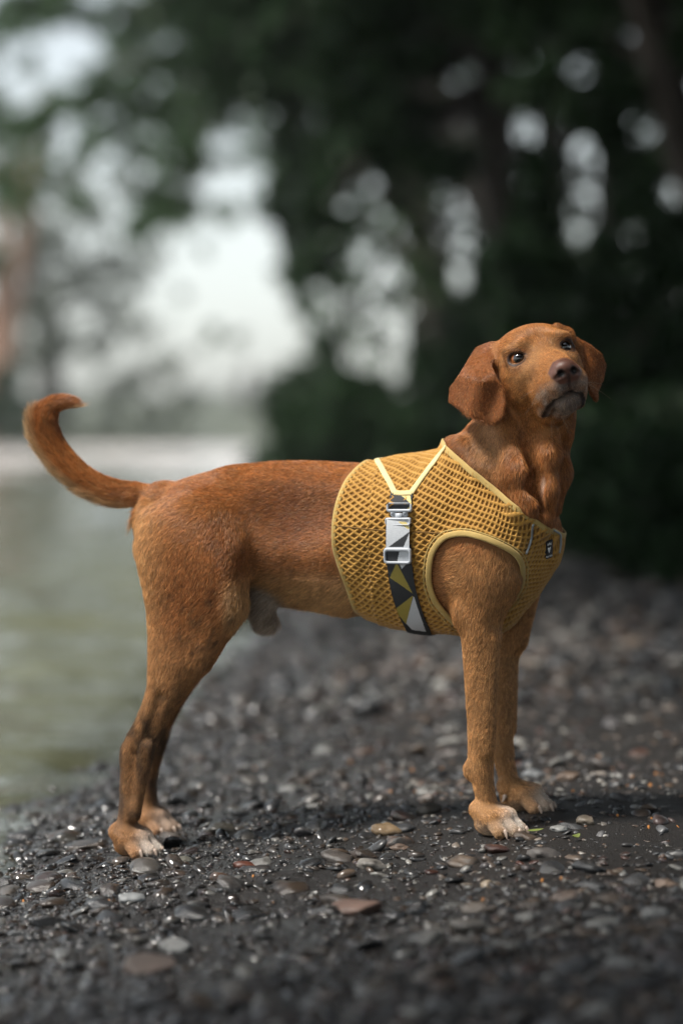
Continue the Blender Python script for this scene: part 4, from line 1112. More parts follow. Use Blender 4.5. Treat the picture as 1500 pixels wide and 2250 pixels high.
plate('buckle_prong', fb_, c0, rrect(887, 1121, 898, 1134, 1.5, 3), None, .0035, .0074, M_PLAST, bk)
plate('buckle_bar', fb_, c0, rrect(861, 1130, 897, 1136, 1.5, 3), None, .0030, .0060, M_PLAST, bk)
plate('buckle_frame', fb_, c0, rrect(849, 1137.5, 905, 1152, 4), rrect(852, 1143.5, 902, 1154, 2), .0040, .0092, M_PLAST, bk)
fs_ = frame_at(877, 1219); c1 = (877, 1219)
plate('strap_slider', fs_, c1, rrect(846, 1202, 906, 1237, 7), rrect(851, 1210, 902, 1231, 5), .0050, .0105, M_PLAST, harness)
strap('strap', [(877, 1202), (877, 1220), (877, 1236)], 52, [(GR, [(878, 1206), (905, 1206), (905, 1236), (872, 1236)])], BK, .0070, harness)
# --- woven label on the chest
fl_ = frame_at(1202, 1206); cl_ = (1202, 1206)
def lp(q):
    q = np.asarray(q, float) - np.array(cl_); a = radians(7); q[:, 0] *= 1.0
    return np.stack([q[:, 0] * cos(a) - q[:, 1] * sin(a), q[:, 0] * sin(a) + q[:, 1] * cos(a)], 1) + np.array(cl_)
patch = plate('logo_patch', fl_, cl_, lp(rrect(1193, 1185, 1212, 1227, 1.5, 3)), None, .0015, .0034, M_BLACKP, harness)
def oval(cx, cy, rx, ry, n=10): return np.array([(cx + rx * cos(t), cy + ry * sin(t)) for t in np.linspace(0, 2 * pi, n, endpoint=False)])
for x, y in ((1198.0, 1193.6), (1202.0, 1192.6), (1206.0, 1193.6)):
    plate('printed_toe', fl_, cl_, lp(oval(x, y, 1.45, 3.3)), None, .0030, .00375, M_WHITE, patch)
plate('printed_paw', fl_, cl_, lp([(1198, 1199.5), (1202, 1202), (1206, 1199.5), (1206.4, 1204), (1202.4, 1213.5), (1201.4, 1213.5), (1197.6, 1204)]), None, .0030, .00375, M_WHITE, patch)
tc = bpy.data.curves.new('printed_name', 'FONT'); tc.body = 'hurtta'; tc.size = .0048; tc.align_x = 'CENTER'; tc.align_y = 'CENTER'; tc.extrude = .0002
_to = link('printed_name', tc, patch); tc.materials.append(M_WHITE); bpy.context.view_layer.update()
_tm = bpy.data.meshes.new_from_object(_to.evaluated_get(bpy.context.evaluated_depsgraph_get())); bpy.data.objects.remove(_to)
if not _tm.materials: _tm.materials.append(M_WHITE)
to = link('printed_name', _tm, patch)
_c = plate_map(fl_, cl_, lp(np.array([(1201.5, 1220.5)])), .0040)[0]
ex_, n_ = fl_[1], fl_[3]; ey_ = np.cross(n_, ex_)
a_ = radians(-7); ex2 = ex_ * cos(a_) + ey_ * sin(a_); ey2 = -ex_ * sin(a_) + ey_ * cos(a_)
to.matrix_local = Matrix(np.r_[np.c_[ex2, ey2, n_, _c], [[0, 0, 0, 1]]].tolist())
# ================================================================== DOG BODY COLOUR, COAT, EYES, CLAWS
Hloc = (BV - HO) @ RH / .01                                   # head coordinates (cm) of every body vertex
pxv = proj(BV)
nrm = BN
n1 = vnoise(BV, 22, 11); n2 = vnoise(BV, 70, 12); n3 = vnoise(BV, 160, 13)
def lerp(a, b, t): return a + (np.asarray(b) - a) * np.clip(t, 0, 1)[:, None]
col = np.zeros((len(BV), 3)) + np.array((.28, .095, .025))
col = lerp(col, (.40, .160, .048), .5 + .5 * n1)
Z = BV[:, 2]; X = BV[:, 0]; Yv = BV[:, 1]
zr = lambda py: loc(700, py, -.07)[2]
# back darker red, flanks and hind thighs tan
col = lerp(col, (.34, .112, .024), ss(zr(1130), zr(1040), Z) * .6 * (X < loc(1000, 1000, 0)[0]))
rear = ss(loc(420, 1200, -.07)[0], loc(310, 1200, -.07)[0], X) * ss(zr(1700), zr(1450), Z) * ss(zr(1060), zr(1150), Z)
col = lerp(col, (.58, .33, .14), rear * .75)
col = lerp(col, (.20, .062, .015), ss(.075, .02, np.linalg.norm((BV - loc(660, 1125, -.07)) * np.array([.75, .3, 1.3]), axis=1)) * .6)  # flank hollow: its shade put into the coat as darker hair
belly = ss(zr(1240), zr(1300), Z) * ss(loc(520, 1300, 0)[0], loc(560, 1300, 0)[0], X) * ss(loc(990, 1300, 0)[0], loc(900, 1300, 0)[0], X) * (Z > zr(1400))
col = lerp(col, (.56, .32, .14), belly * .9)
legs = ss(zr(1330), zr(1480), Z)
col = lerp(col, (.43, .22, .09), legs * .7)
shd = ss(zr(1160), zr(1230), Z) * ss(loc(940, 1250, -.08)[0], loc(1020, 1250, -.08)[0], X) * (Z < zr(1100))
col = lerp(col, (.47, .245, .095), shd * .7)
# dried mud on the lower hind legs
hind = (X < loc(560, 1500, 0)[0])
mud = ss(zr(1480), zr(1600), Z) * ss(zr(1880), zr(1780), Z) * hind
col = lerp(col, (.075, .040, .020), mud * (.45 + .55 * ss(-.3, .5, vnoise(BV * np.array([1.6, 1, .45]), 60, 18) + .4 * n1)) * .96)
md2 = ss(zr(1250), zr(1330), Z) * ss(zr(1520), zr(1420), Z) * hind * ss(loc(350, 1400, -.07)[0], loc(420, 1400, -.07)[0], X)
col = lerp(col, (.09, .045, .02), md2 * ss(.25, .6, n2 * .6 + n3 * .5) * .7)
# sheath and belly skin: pale grey hair
sh = ss(.055, .035, np.linalg.norm((BV - loc(582, 1345, 0)) * np.array([1, .8, 1]), axis=1))
col = lerp(col, (.40, .32, .25), sh)
# paws: white toes
for cpx, cpy, cyl, am in ((1112, 1826, -.070, 1), (1178, 1772, .072, .75), (334, 1866, -.075, .8), (368, 1812, .075, .4)):
    c = loc(cpx, cpy, cyl); d = np.linalg.norm((BV - c) * np.array([1, 1, 1.1]), axis=1)
    col = lerp(col, (.80, .72, .64), ss(.050, .016, d + n2 * .006) * am)
col = lerp(col, (.40, .24, .12), ss(zr(1770), zr(1820), Z) * (X > 0) * .6)
# throat stripe
c = loc(1203, 1060, -.06); col = lerp(col, (.72, .66, .60), ss(.016, .003, np.linalg.norm((BV - c) * np.array([1.4, .5, .40]), axis=1)) * .8)
col = lerp(col, (.40, .24, .115), ss(.05, .01, np.linalg.norm((BV - loc(1075, 970, -.07)) * np.array([1, .6, .6]), axis=1)) * .5)
# tail: deeper red with a pale fringe below
tpos = X < loc(360, 1080, 0)[0]
tz = np.where(X < loc(150, 1000, 0)[0], 1, 0)
istail = (X < loc(318, 1080, 0)[0]) & (Z > zr(1135))
col[istail] = lerp(col[istail], (.30, .10, .024), np.full(istail.sum(), .75))
td = TAIL_PTS[np.argmin(((BV[istail][:, None, ::2] - TAIL_PTS[None, :, ::2]) ** 2).sum(2), 1)] if istail.any() else np.zeros((0, 3))
rel = BV[istail] - td; under = ss(.3, .95, (rel[:, 0] * -.75 + rel[:, 2] * -.66) / (np.linalg.norm(rel, axis=1) + 1e-6))
col[istail] = lerp(col[istail], (.50, .34, .18), under * .8)
# ---- head
hx, hy, hz = Hloc.T
near_head = (hx > -11) & (hx < 12) & (np.abs(hy) < 9) & (hz > -11) & (hz < 8)
isear = np.zeros(len(BV), bool)
for P in EAR_PTS:
    k_ = np.nonzero(near_head | (np.linalg.norm(BV - P.mean(0), axis=1) < .11))[0]
    d2 = np.full(len(k_), 9.0)
    for a in range(0, len(P), 400):
        d2 = np.minimum(d2, ((BV[k_][:, None] - P[None, a:a + 400:2]) ** 2).sum(2).min(1))
    isear[k_[d2 < .0068 ** 2]] = True
face = near_head & ~isear
def fmix(c, w, m=face):
    global col
    col = lerp(col, c, w * m)
fmix((.40, .165, .045), ss(-6, 0, hx) * .7)
fmix((.38, .200, .080), ss(4.2, 1.5, np.sqrt((hx - 1.5) ** 2 + (np.abs(hy) - 2.2) ** 2 * .8 + (hz + 2.2) ** 2)) * .55)         # cheeks below the eyes
fmix((.26, .09, .022), ss(2.4, .6, np.sqrt(hy ** 2 + (hz - 3.4) ** 2 + (hx + 2) ** 2 * .3)) * .6)                       # darker red middle of the forehead
col[isear] = lerp(col[isear], (.255, .080, .020), .72 + .25 * n1[isear])
grey = ss(4.0, 6.2, hx) * ss(-4.3, -6.0, hz + .3 * n2) + ss(-6.8, -8.2, hz) * ss(.8, 3.2, hx)
fmix((.17, .060, .016), ss(.1, .9, n2 * .8 + n3 * .5) * .45 * (hx < 7))
fmix((.50, .27, .085), ss(.15, .8, -n2 * .8 + n3 * .4) * ss(5, 1, np.sqrt((hx - .5) ** 2 + (hz + 3) ** 2)) * .45)
fmix((.50, .45, .41), np.clip(grey, 0, 1) * (.50 + .40 * n3))
fmix((.09, .055, .045), ss(1.9, .6, np.sqrt(hy ** 2 * .8 + (hz + 6.0) ** 2)) * ss(5.5, 8, hx) * .75)
fmix((.52, .48, .46), ss(1.6, .5, np.sqrt((hx - 4.8) ** 2 + hy ** 2 * .6 + (hz + 2.3) ** 2)) * .28)                       # highlight on the bridge above the nose, put into the colour
lipd = np.full(len(BV), 9.0)
for s in (-1, 1):
    for a, b in zip(ML[:-1], ML[1:]):
        a_ = np.array((a[0], s * a[1], a[2])); b_ = np.array((b[0], s * b[1], b[2]))
        t = np.clip(((Hloc - a_) @ (b_ - a_)) / ((b_ - a_) ** 2).sum(), 0, 1)
        lipd = np.minimum(lipd, np.linalg.norm(Hloc - (a_ + t[:, None] * (b_ - a_)), axis=1))
lip = ss(.44, .22, lipd) * face
col = lerp(col, (.020, .013, .011), lip * .95)
fmix((.17, .14, .125), ss(-6.9, -7.5, hz) * ss(3.0, 5.0, hx) * ss(2.2, 1.2, np.abs(hy)) * (.72 - .3 * n3))  # chin: shade under the mouth put into its grey hair colour
fmix((.05, .034, .03), ss(.9, .35, lipd) * (hz < -6.9) * (.55 + .4 * n3))
# nose leather
nose = face & (hx > 7.75) & (hz > -5.75) & (hz < -2.2) & (((hy / 2.25) ** 2 + ((hz + 4.1) / 1.85) ** 2) < 1.0)
phil = face & (hx > 7.9) & (np.abs(hy) < .22) & (hz < -4.6) & (hz > -6.5)
col[nose] = np.array((.185, .080, .054)) * (1 + .25 * n3[nose][:, None])
nd = np.full(len(BV), 9.0)
for s in (-1, 1): nd = np.minimum(nd, np.linalg.norm(Hloc - np.array((9.2, s * .88, -4.35)), axis=1))
col = lerp(col, (.012, .007, .006), ss(.70, .46, nd) * nose)
col[phil] = (.09, .045, .035)
# eye rims
rimd = np.full(len(BV), 9.0)
for (ec, fd, up, sd) in EYES:
    q = Hloc - ec; u = q @ sd; v = q @ up; w = q @ fd
    e = np.sqrt((u / 1.34) ** 2 + (v / 1.0) ** 2)
    rimd = np.where((w > -.6) & (e < 2.5), np.minimum(rimd, np.abs(e - .92) * 1.1), rimd)
    fmix((.16, .06, .022), ss(1.9, 1.0, e) * (w > -.8) * .55)
    fmix((.44, .27, .13), ss(.5, .2, np.abs(e - 1.95)) * (v > .4) * (w > -1.2) * .22)
rimc = ss(.26, .10, rimd) * face
col = lerp(col, (.030, .016, .014), rimc * .95)
col = np.clip(col, .004, .9)

bare = nose | (rimc > .45) | (lip > .55)
wet = np.clip(nose * 1.0 + rimc + lip * .6, 0, 1)
md = NT('dog_skin_and_undercoat')
ca = md.n('ShaderNodeAttribute', attribute_name='coat'); wa = md.n('ShaderNodeAttribute', attribute_name='wet')
fn = md.noise(900, 2, .6, md.coord())
rmap = md.n('ShaderNodeMapRange'); rmap.inputs[3].default_value = .85; rmap.inputs[4].default_value = .36; md.l(wa.outputs['Fac'], rmap.inputs[0])
md.set(Base_Color=ca.outputs['Color'], Roughness=rmap.outputs[0]); md.b.inputs['Specular IOR Level'].default_value = .35
md.bump(fn.outputs['Fac'], .5, .0008)
dog = link('dog', mesh_np('dog', BV, BQ, [md.m], attrs={'coat': col * .55, 'wet': wet}))
dog.location = DOG_O; dog.rotation_euler = (0, 0, YAW)
tag(dog, 'short haired red-brown dog with drooping ears and curled tail standing on the pebbly river bank', 'dog')

# ---- which way the hair lies
FLOW = []          # (point a, point b, direction or None, weight)
def fl(a, b, d=None, w=1.0): FLOW.append((np.asarray(a, float), np.asarray(b, float), np.asarray(d if d is not None else np.asarray(b) - np.asarray(a), float), w))
for s in (-1, 1):
    fl(loc(1000, 1060, s * .08), loc(600, 1060, s * .07), (-1, 0, -.12))
    fl(loc(1000, 1250, s * .09), loc(600, 1240, s * .07), (-1, 0, -.30))
    fl(loc(960, 1360, s * .05), loc(640, 1300, s * .05), (-.8, 0, -.75))
    fl(loc(560, 1060, s * .07), loc(400, 1070, s * .06), (-1, 0, -.35))
    fl(loc(480, 1130, s * .08), loc(430, 1320, s * .1), (-.55, 0, -1))
    fl(loc(340, 1130, s * .07), loc(340, 1380, s * .08), (-.35, 0, -1))
    o = np.array([0, 0, 0]) if s < 0 else np.array([-.012, 0, .013])
    for a, b in (((430, 1380), (340, 1560)), ((340, 1560), (295, 1660)), ((295, 1660), (280, 1840))):
        fl(loc(*a, -.08) * [1, -s, 1] + o, loc(*b, -.08) * [1, -s, 1] + o)
    fl(loc(300, 1856, -.075) * [1, -s, 1] + o, loc(345, 1870, -.075) * [1, -s, 1] + o, (1, 0, -.5))
    o = np.array([0, 0, 0]) if s < 0 else np.array([.012, 0, .014])
    fl(loc(1080, 1200, -.1) * [1, -s, 1], loc(1060, 1330, -.1) * [1, -s, 1], (-.25, 0, -1))
    fl(loc(1055, 1380, -.09) * [1, -s, 1] + o, loc(1060, 1640, -.09) * [1, -s, 1] + o, (-.35, 0, -1))
    fl(loc(1060, 1680, -.08) * [1, -s, 1] + o, loc(1070, 1780, -.08) * [1, -s, 1] + o, (.1, 0, -1))
    fl(loc(1085, 1800, -.08) * [1, -s, 1] + o, loc(1130, 1830, -.08) * [1, -s, 1] + o, (1, 0, -.7))
    fl(loc(1080, 930, s * .06), loc(1080, 1060, s * .07), (-.15, 0, -1))
    fl(loc(1170, 950, s * .06), loc(1180, 1120, s * .06), (.05, 0, -1))
fl(loc(1000, 960, 0), loc(960, 1000, 0), (-1, 0, -.5))
fl(loc(1235, 960, 0), loc(1215, 1150, 0), (0, 0, -1))
for i in range(0, 56, 6): fl(TAIL_PTS[i], TAIL_PTS[i + 3], TAIL_PTS[i + 3] - TAIL_PTS[i], 1.3)
hd = lambda a, b, d=None, w=1.0: fl(h(*a), h(*b), None if d is None else RH @ np.array(d, float), w)
hd((7, 0, -2), (1, 0, 0), (-1, 0, .25)); hd((0, 0, 3), (-6, 0, 5), (-1, 0, .3)); 
for s in (-1, 1):
    hd((6.5, s * 2, -4.5), (3, s * 3, -5.5), (-.9, s * .3, -.7)); hd((2, s * 3.6, -2), (-2, s * 5.2, -3), (-.8, s * .35, -.45))
    hd((-1, s * 4, 2.5), (-4, s * 5, 3), (-1, s * .3, 0)); hd((-3.6, s * 5.2, 1.6), (-3.8, s * 5.6, -.4), (-.5, s * .2, -1)); hd((0, s * 3.5, -7), (-4, s * 4.5, -7), (-.8, 0, -.5))
    hd((6, s * .8, -8.5), (2, s * 1.2, -9), (-.6, 0, -.7))
    hd((7.5, s * 1.6, -5.8), (6, s * 2, -6.3), (-.25, s * .35, -1))
_e = EAR_PTS[0]
for a, b in (((1070, 775), (1020, 840)), ((1080, 800), (1090, 900)), ((1040, 800), (1050, 905)), ((1020, 840), (1000, 880))):
    fl(w2l(at(*a, float(d_near(*a)) - .003)), w2l(at(*b, float(d_near(*b)) - .003)))
for a, b in (((1235, 730), (1275, 800)), ((1290, 765), (1320, 810)), ((1310, 810), (1305, 870)), ((1285, 790), (1300, 850))):
    fl(w2l(at(*a, float(d_far(*a)) - .003)), w2l(at(*b, float(d_far(*b)) - .003)))
FD = np.zeros_like(BV); FW = np.zeros(len(BV))
for a, b, d, w in FLOW:
    ab = b - a; t = np.clip(((BV - a) @ ab) / (ab @ ab), 0, 1)
    dd = ((BV - (a + t[:, None] * ab)) ** 2).sum(1) + 1e-4
    ww = w / dd ** 2
    FD += (d / np.linalg.norm(d)) * ww[:, None]; FW += ww
FD /= FW[:, None]
FD += np.stack([vnoise(BV, 26, 31), vnoise(BV, 26, 32), vnoise(BV, 26, 33)], 1) * .22 + np.stack([vnoise(BV, 75, 34), vnoise(BV, 75, 35), vnoise(BV, 75, 36)], 1) * .16
FD -= nrm * (FD * nrm).sum(1)[:, None]
FD /= np.linalg.norm(FD, axis=1, keepdims=True) + 1e-9
# ---- hair length
HLn = np.full(len(BV), .0085)
HLn = np.where(near_head, .0062, HLn)
HLn[isear] = .0055
HLn = np.where(face & (hx > 2), .0045, HLn)
HLn = np.where(face & (hz < -6.6) & (hx > 1), .0065, HLn)
HLn[istail] = .015 + .020 * under
HLn = np.where((Z < zr(1745)), .0048, HLn); HLn = np.where((Z < zr(1770)) & hind, .0050, HLn)
bl = belly * (Z < zr(1270)); HLn = HLn + .010 * bl
HLn = HLn + .006 * rear
neckm = (Z > zr(1160)) & (Z < zr(900)) & (X > loc(980, 1000, 0)[0]) & ~near_head
HLn[neckm] = .010
# hair under the harness is left out
from mathutils.kdtree import KDTree
hk = HP[HK][::3]
kd = KDTree(len(hk))
for i, p in enumerate(hk): kd.insert(p, i)
kd.balance()
hbox = (BV > hk.min(0) - .01).all(1) & (BV < hk.max(0) + .01).all(1)
cov = np.zeros(len(BV), bool)
for i in np.nonzero(hbox)[0]:
    if kd.find(BV[i])[2] < .0075: cov[i] = True
dens = np.ones(len(BV)); dens[bare | cov] = 0
dens = np.where(near_head & (dens > 0), 1.7, dens); dens = np.where((Yv > .045) & ~near_head & (dens > 0), .45, dens)
NH = 430000
tri = np.concatenate([BQ[:, [0, 1, 2]], BQ[:, [0, 2, 3]]])
ar = np.linalg.norm(np.cross(BV[tri[:, 1]] - BV[tri[:, 0]], BV[tri[:, 2]] - BV[tri[:, 0]]), axis=1) * dens[tri].min(1)
pick = rng.choice(len(tri), NH, p=ar / ar.sum())
u_, v_ = rng.random(NH), rng.random(NH); fl_s = u_ + v_ > 1; u_[fl_s] = 1 - u_[fl_s]; v_[fl_s] = 1 - v_[fl_s]
tw = np.stack([1 - u_ - v_, u_, v_], 1)
def onroot(A): return (A[tri[pick]] * (tw if A.ndim == 1 else tw[..., None])).sum(1)
R0 = onroot(BV); RN = onroot(BN); RD = onroot(FD); RL = onroot(HLn) * rng.uniform(.65, 1.25, NH); RC = onroot(col)
RN /= np.linalg.norm(RN, axis=1, keepdims=True)
RD += rng.normal(0, .13, RD.shape); RD -= RN * (RD * RN).sum(1)[:, None]; RD /= np.linalg.norm(RD, axis=1, keepdims=True) + 1e-9
# small tufts: pull neighbouring directions together with high-frequency noise
tuft = np.stack([vnoise(R0, 210, 41), vnoise(R0, 210, 42), vnoise(R0, 210, 43)], 1); RD = RD + tuft * .22
RD -= RN * (RD * RN).sum(1)[:, None]; RD /= np.linalg.norm(RD, axis=1, keepdims=True) + 1e-9
K = 4
sv = np.linspace(0, 1, K)
lift = rng.uniform(.06, .18, NH) + .12 * np.clip(onroot(HLn) / .02, 0, 1)
PTS = np.empty((NH, K, 3), np.float32)
for k, s in enumerate(sv):
    PTS[:, k] = R0 - RN * .0004 + RD * (RL * (s - .12 * s * s))[:, None] + RN * (RL * lift * (s - .45 * s * s) * 1.5)[:, None]
RC = RC * np.clip(rng.normal(1.0, .40, NH), .30, 2.1)[:, None] * (1 + .25 * vnoise(R0, 130, 51))[:, None]
gh = rng.random(NH) < .10
RC[gh] = RC[gh] * .6 + np.array((.62, .38, .16)) * .4
fc = bpy.data.hair_curves.new('fur')
fc.add_curves([K] * NH)
fc.attributes['position'].data.foreach_set('vector', PTS.reshape(-1))
ra = fc.attributes.get('radius') or fc.attributes.new('radius', 'FLOAT', 'POINT')
rad = np.tile(np.array([.00017, .00016, .00012, .00003], np.float32), (NH, 1)) * rng.uniform(.75, 1.25, (NH, 1))
ra.data.foreach_set('value', rad.astype(np.float32).ravel())
ct = fc.attributes.new('coat', 'FLOAT_COLOR', 'CURVE')
ct.data.foreach_set('color', np.c_[np.clip(RC, .003, .95), np.ones(NH)].astype(np.float32).ravel())
mf = NT('dog_coat'); cf = mf.n('ShaderNodeAttribute', attribute_name='coat')
mf.set(Base_Color=cf.outputs['Color'], Roughness=.36); mf.b.inputs['Specular IOR Level'].default_value = .34
fc.materials.append(mf.m)
fur = link('fur', fc, dog)
# whiskers
wk = []
for s in (-1, 1):
    for _ in range(6):
        b = h(rng.uniform(4.5, 7.5), s * 2.6, rng.uniform(-6.2, -4.8)); d = RH @ np.array([rng.uniform(-.6, .3), s * .8, rng.uniform(-.9, .1)]); L = rng.uniform(.02, .045)
        wk.append([b + d * L * t + np.array([0, 0, -.006]) * t * t for t in (0, .35, .7, 1)])
for _ in range(5):
    b = h(rng.uniform(1, 5), rng.uniform(-2, 2), -9.4); d = RH @ np.array([rng.uniform(-.2, .4), rng.uniform(-.4, .4), -1]); L = rng.uniform(.015, .03)
    wk.append([b + d * L * t for t in (0, .35, .7, 1)])
for px_ in (690, 720, 735, 752, 776, 700, 765):
    b = loc(px_, 1326 + (px_ - 690) * .2, rng.uniform(-.02, 0)); L = rng.uniform(.008, .018)
    wk.append([b + np.array([-.2 * t * L + .4 * L * t * t, 0, -L * t]) for t in (0, .35, .7, 1)])
wc = bpy.data.hair_curves.new('whisker'); wc.add_curves([4] * len(wk)); wc.attributes['position'].data.foreach_set('vector', np.array(wk, np.float32).ravel())
rw = wc.attributes.get('radius') or wc.attributes.new('radius', 'FLOAT', 'POINT'); rw.data.foreach_set('value', np.tile(np.array([.00016, .00014, .0001, .00004], np.float32), len(wk)))
wc.materials.append(NT('whisker_hair').set(Base_Color=(.35, .25, .17), Roughness=.4).m)
link('whisker', wc, dog)

# ---- eyes
def revolve(profile, n, axis_pt, axes):
    """profile: (r, z) list; axes columns = x, y, z"""
    a = np.linspace(0, 2 * pi, n, endpoint=False); V = []
    for r_, z_ in profile: V.append(np.stack([r_ * np.cos(a), r_ * np.sin(a), np.full(n, z_)], 1))
    V = np.concatenate(V) @ np.asarray(axes).T + axis_pt
    m = len(profile); v = np.arange(m * n).reshape(m, n)
    F = np.stack([v[:-1], np.roll(v, -1, 1)[:-1], np.roll(v, -1, 1)[1:], v[1:]], -1).reshape(-1, 4)
    return V, [F, v[:1, ::-1], v[-1:]]
me_ = NT('dog_eye')
tcx = me_.n('ShaderNodeAttribute', attribute_name='iris')
ec_ = me_.ramp(tcx.outputs['Fac'], [(0, (.003, .002, .002)), (.36, (.004, .003, .002)), (.42, (.15, .042, .007)), (.62, (.34, .105, .020)), (.70, (.02, .008, .004)), (.84, (.22, .16, .13))])
me_.set(Base_Color=ec_, Roughness=.06); me_.b.inputs['Coat Weight'].default_value = 1.0; me_.b.inputs['Coat Roughness'].default_value = .02
LOOK = RH.T @ (W2L @ (np.array([.14, -1, .22]) / np.linalg.norm([.14, -1, .22])))
for (ec, fd, up, sd) in EYES:
    g = fd * .35 + LOOK * .65; g /= np.linalg.norm(g)
    u2 = up - g * (up @ g); u2 /= np.linalg.norm(u2); s2 = np.cross(u2, g)
    R_ = EYE_R
    prof = []; iris = []
    for t in np.linspace(0.02, pi - .02, 28):
        bulge = .07 * np.clip(1 - t / .6, 0, 1) ** .8
        prof.append(((R_ + bulge * .4) * sin(t) * .01, (R_ * cos(t) + bulge) * .01)); iris.append(min(1, t / 1.9))
    V, F = revolve(prof, 32, h(*ec), RH @ np.stack([s2, u2, g], 1))
    link('eye', mesh_np('eye', V, F, [me_.m], attrs={'iris': np.repeat(np.array(iris), 32)}), dog)
# ---- claws
mc = NT('horn_claw').set(Base_Color=(.38, .29, .23), Roughness=.4).m
for (c, R_, sc) in CLAWS:
    ring = []; n = 8; m = 6
    for k in range(m):
        t = k / (m - 1); r_ = .0030 * (1 - t) ** .6 * sc + .0003; a = t * .9
        cpos = c + R_ @ (np.array([sin(a), 0, cos(a) - 1]) * .0145 * sc) + R_[:, 0] * .001 + R_[:, 2] * .001
        for q in range(n):
            ph = 2 * pi * q / n
            ring.append(cpos + R_ @ np.array([sin(a) * r_ * sin(ph) * 0 , r_ * cos(ph) * .8, r_ * sin(ph) * 1.15]))
    v = np.arange(m * n).reshape(m, n); F = np.stack([v[:-1], np.roll(v, -1, 1)[:-1], np.roll(v, -1, 1)[1:], v[1:]], -1).reshape(-1, 4)
    link('claw', mesh_np('claw', np.array(ring), [F, v[:1, ::-1], v[-1:]], [mc]), dog)
# ================================================================== PEBBLES AND SMALL THINGS ON THE BANK
def ico(sub):
    t = (1 + 5 ** .5) / 2
    V = [(-1, t, 0), (1, t, 0), (-1, -t, 0), (1, -t, 0), (0, -1, t), (0, 1, t), (0, -1, -t), (0, 1, -t), (t, 0, -1), (t, 0, 1), (-t, 0, -1), (-t, 0, 1)]
    F = [(0, 11, 5), (0, 5, 1), (0, 1, 7), (0, 7, 10), (0, 10, 11), (1, 5, 9), (5, 11, 4), (11, 10, 2), (10, 7, 6), (7, 1, 8), (3, 9, 4), (3, 4, 2), (3, 2, 6), (3, 6, 8), (3, 8, 9), (4, 9, 5), (2, 4, 11), (6, 2, 10), (8, 6, 7), (9, 8, 1)]
    V = [np.array(v, float) / np.linalg.norm(v) for v in V]
    for _ in range(sub):
        cache = {}; G = []
        def mid(a, b):
            k = (min(a, b), max(a, b))
            if k not in cache:
                m = V[a] + V[b]; V.append(m / np.linalg.norm(m)); cache[k] = len(V) - 1
            return cache[k]
        for a, b, c in F:
            x, y, z = mid(a, b), mid(b, c), mid(c, a); G += [(a, x, z), (b, y, x), (c, z, y), (x, y, z)]
        F = G
    return np.array(V), np.array(F)
I1, I2, I3 = ico(1), ico(2), ico(3)
def stone_shape(base, seed):
    r_ = np.random.default_rng(seed); V, F = base
    s = np.array([1, r_.uniform(.62, .95), r_.uniform(.28, .5)])
    q = V * (1 + .30 * vnoise(V, 1.1, seed)[:, None] + .11 * vnoise(V, 2.6, seed + 1)[:, None])
    for _ in range(r_.integers(0, 4)):                       # broken faces
        n = r_.normal(size=3); n /= np.linalg.norm(n); d = q @ n; q = q - np.clip(d - r_.uniform(.5, .75), 0, None)[:, None] * n * .92
    return q * s, F
ms_ = NT('river_pebble')
oi = ms_.n('ShaderNodeObjectInfo'); va = ms_.n('ShaderNodeAttribute', attribute_name='tint')
STOPS = [(0, (.016, .016, .017)), (.18, (.035, .036, .038)), (.32, (.065, .068, .072)), (.44, (.055, .038, .027)), (.54, (.10, .068, .045)), (.64, (.10, .105, .11)), (.74, (.055, .020, .013)), (.79, (.14, .10, .07)), (.85, (.19, .19, .18)), (.93, (.34, .33, .30)), (1, (.11, .06, .038))]
pn = ms_.noise(55, 5, .65, ms_.coord()); pn2 = ms_.noise(9, 3, .6, ms_.coord())
tsum = ms_.n('ShaderNodeMath', operation='ADD'); ms_.l(va.outputs['Fac'], tsum.inputs[0]); ms_.l(oi.outputs['Random'], tsum.inputs[1])
fr_ = ms_.n('ShaderNodeMath', operation='FRACT'); ms_.l(tsum.outputs[0], fr_.inputs[0])
pc = ms_.ramp(fr_.outputs[0], STOPS)
pc = ms_.mix(.55, pc, ms_.ramp(pn.outputs['Fac'], [(.3, (.12, .12, .12)), (.7, (.85, .85, .85))]), 'OVERLAY')
ppos = ms_.n('ShaderNodeNewGeometry').outputs['Position']; psep = ms_.n('ShaderNodeSeparateXYZ'); ms_.l(ppos, psep.inputs[0])
pw = ms_.n('ShaderNodeMapRange'); pw.inputs[1].default_value = .065; pw.inputs[2].default_value = .034; ms_.l(psep.outputs['Z'], pw.inputs[0])
pc = ms_.mix(1.0, pc, (.86, .85, .84), 'MULTIPLY')
dirt = ms_.noise(26, 4, .7, ppos); dr = ms_.ramp(dirt.outputs['Fac'], [(.47, (0, 0, 0)), (.66, (1, 1, 1))])
pc = ms_.mix(dr, pc, (.018, .016, .014))
pc = ms_.mix(pw.outputs[0], pc, ms_.mix(.62, pc, (.010, .010, .010)))
prr = ms_.n('ShaderNodeMapRange'); prr.inputs[3].default_value = .42; prr.inputs[4].default_value = .12; ms_.l(pw.outputs[0], prr.inputs[0])
psp = ms_.n('ShaderNodeMapRange'); psp.inputs[3].default_value = .45; psp.inputs[4].default_value = .55; ms_.l(pw.outputs[0], psp.inputs[0]); ms_.l(psp.outputs[0], ms_.b.inputs['Specular IOR Level'])
ms_.set(Base_Color=pc, Roughness=prr.outputs[0]); ms_.bump(pn.outputs['Fac'], .35, .002)
M_PEB = ms_.m
SHP = [stone_shape(I2, 300 + i) for i in range(14)]
SHM = []
for q, F in SHP: SHM.append(mesh_np('pebble', q, F, [M_PEB], attrs={'tint': np.zeros(len(q))}))
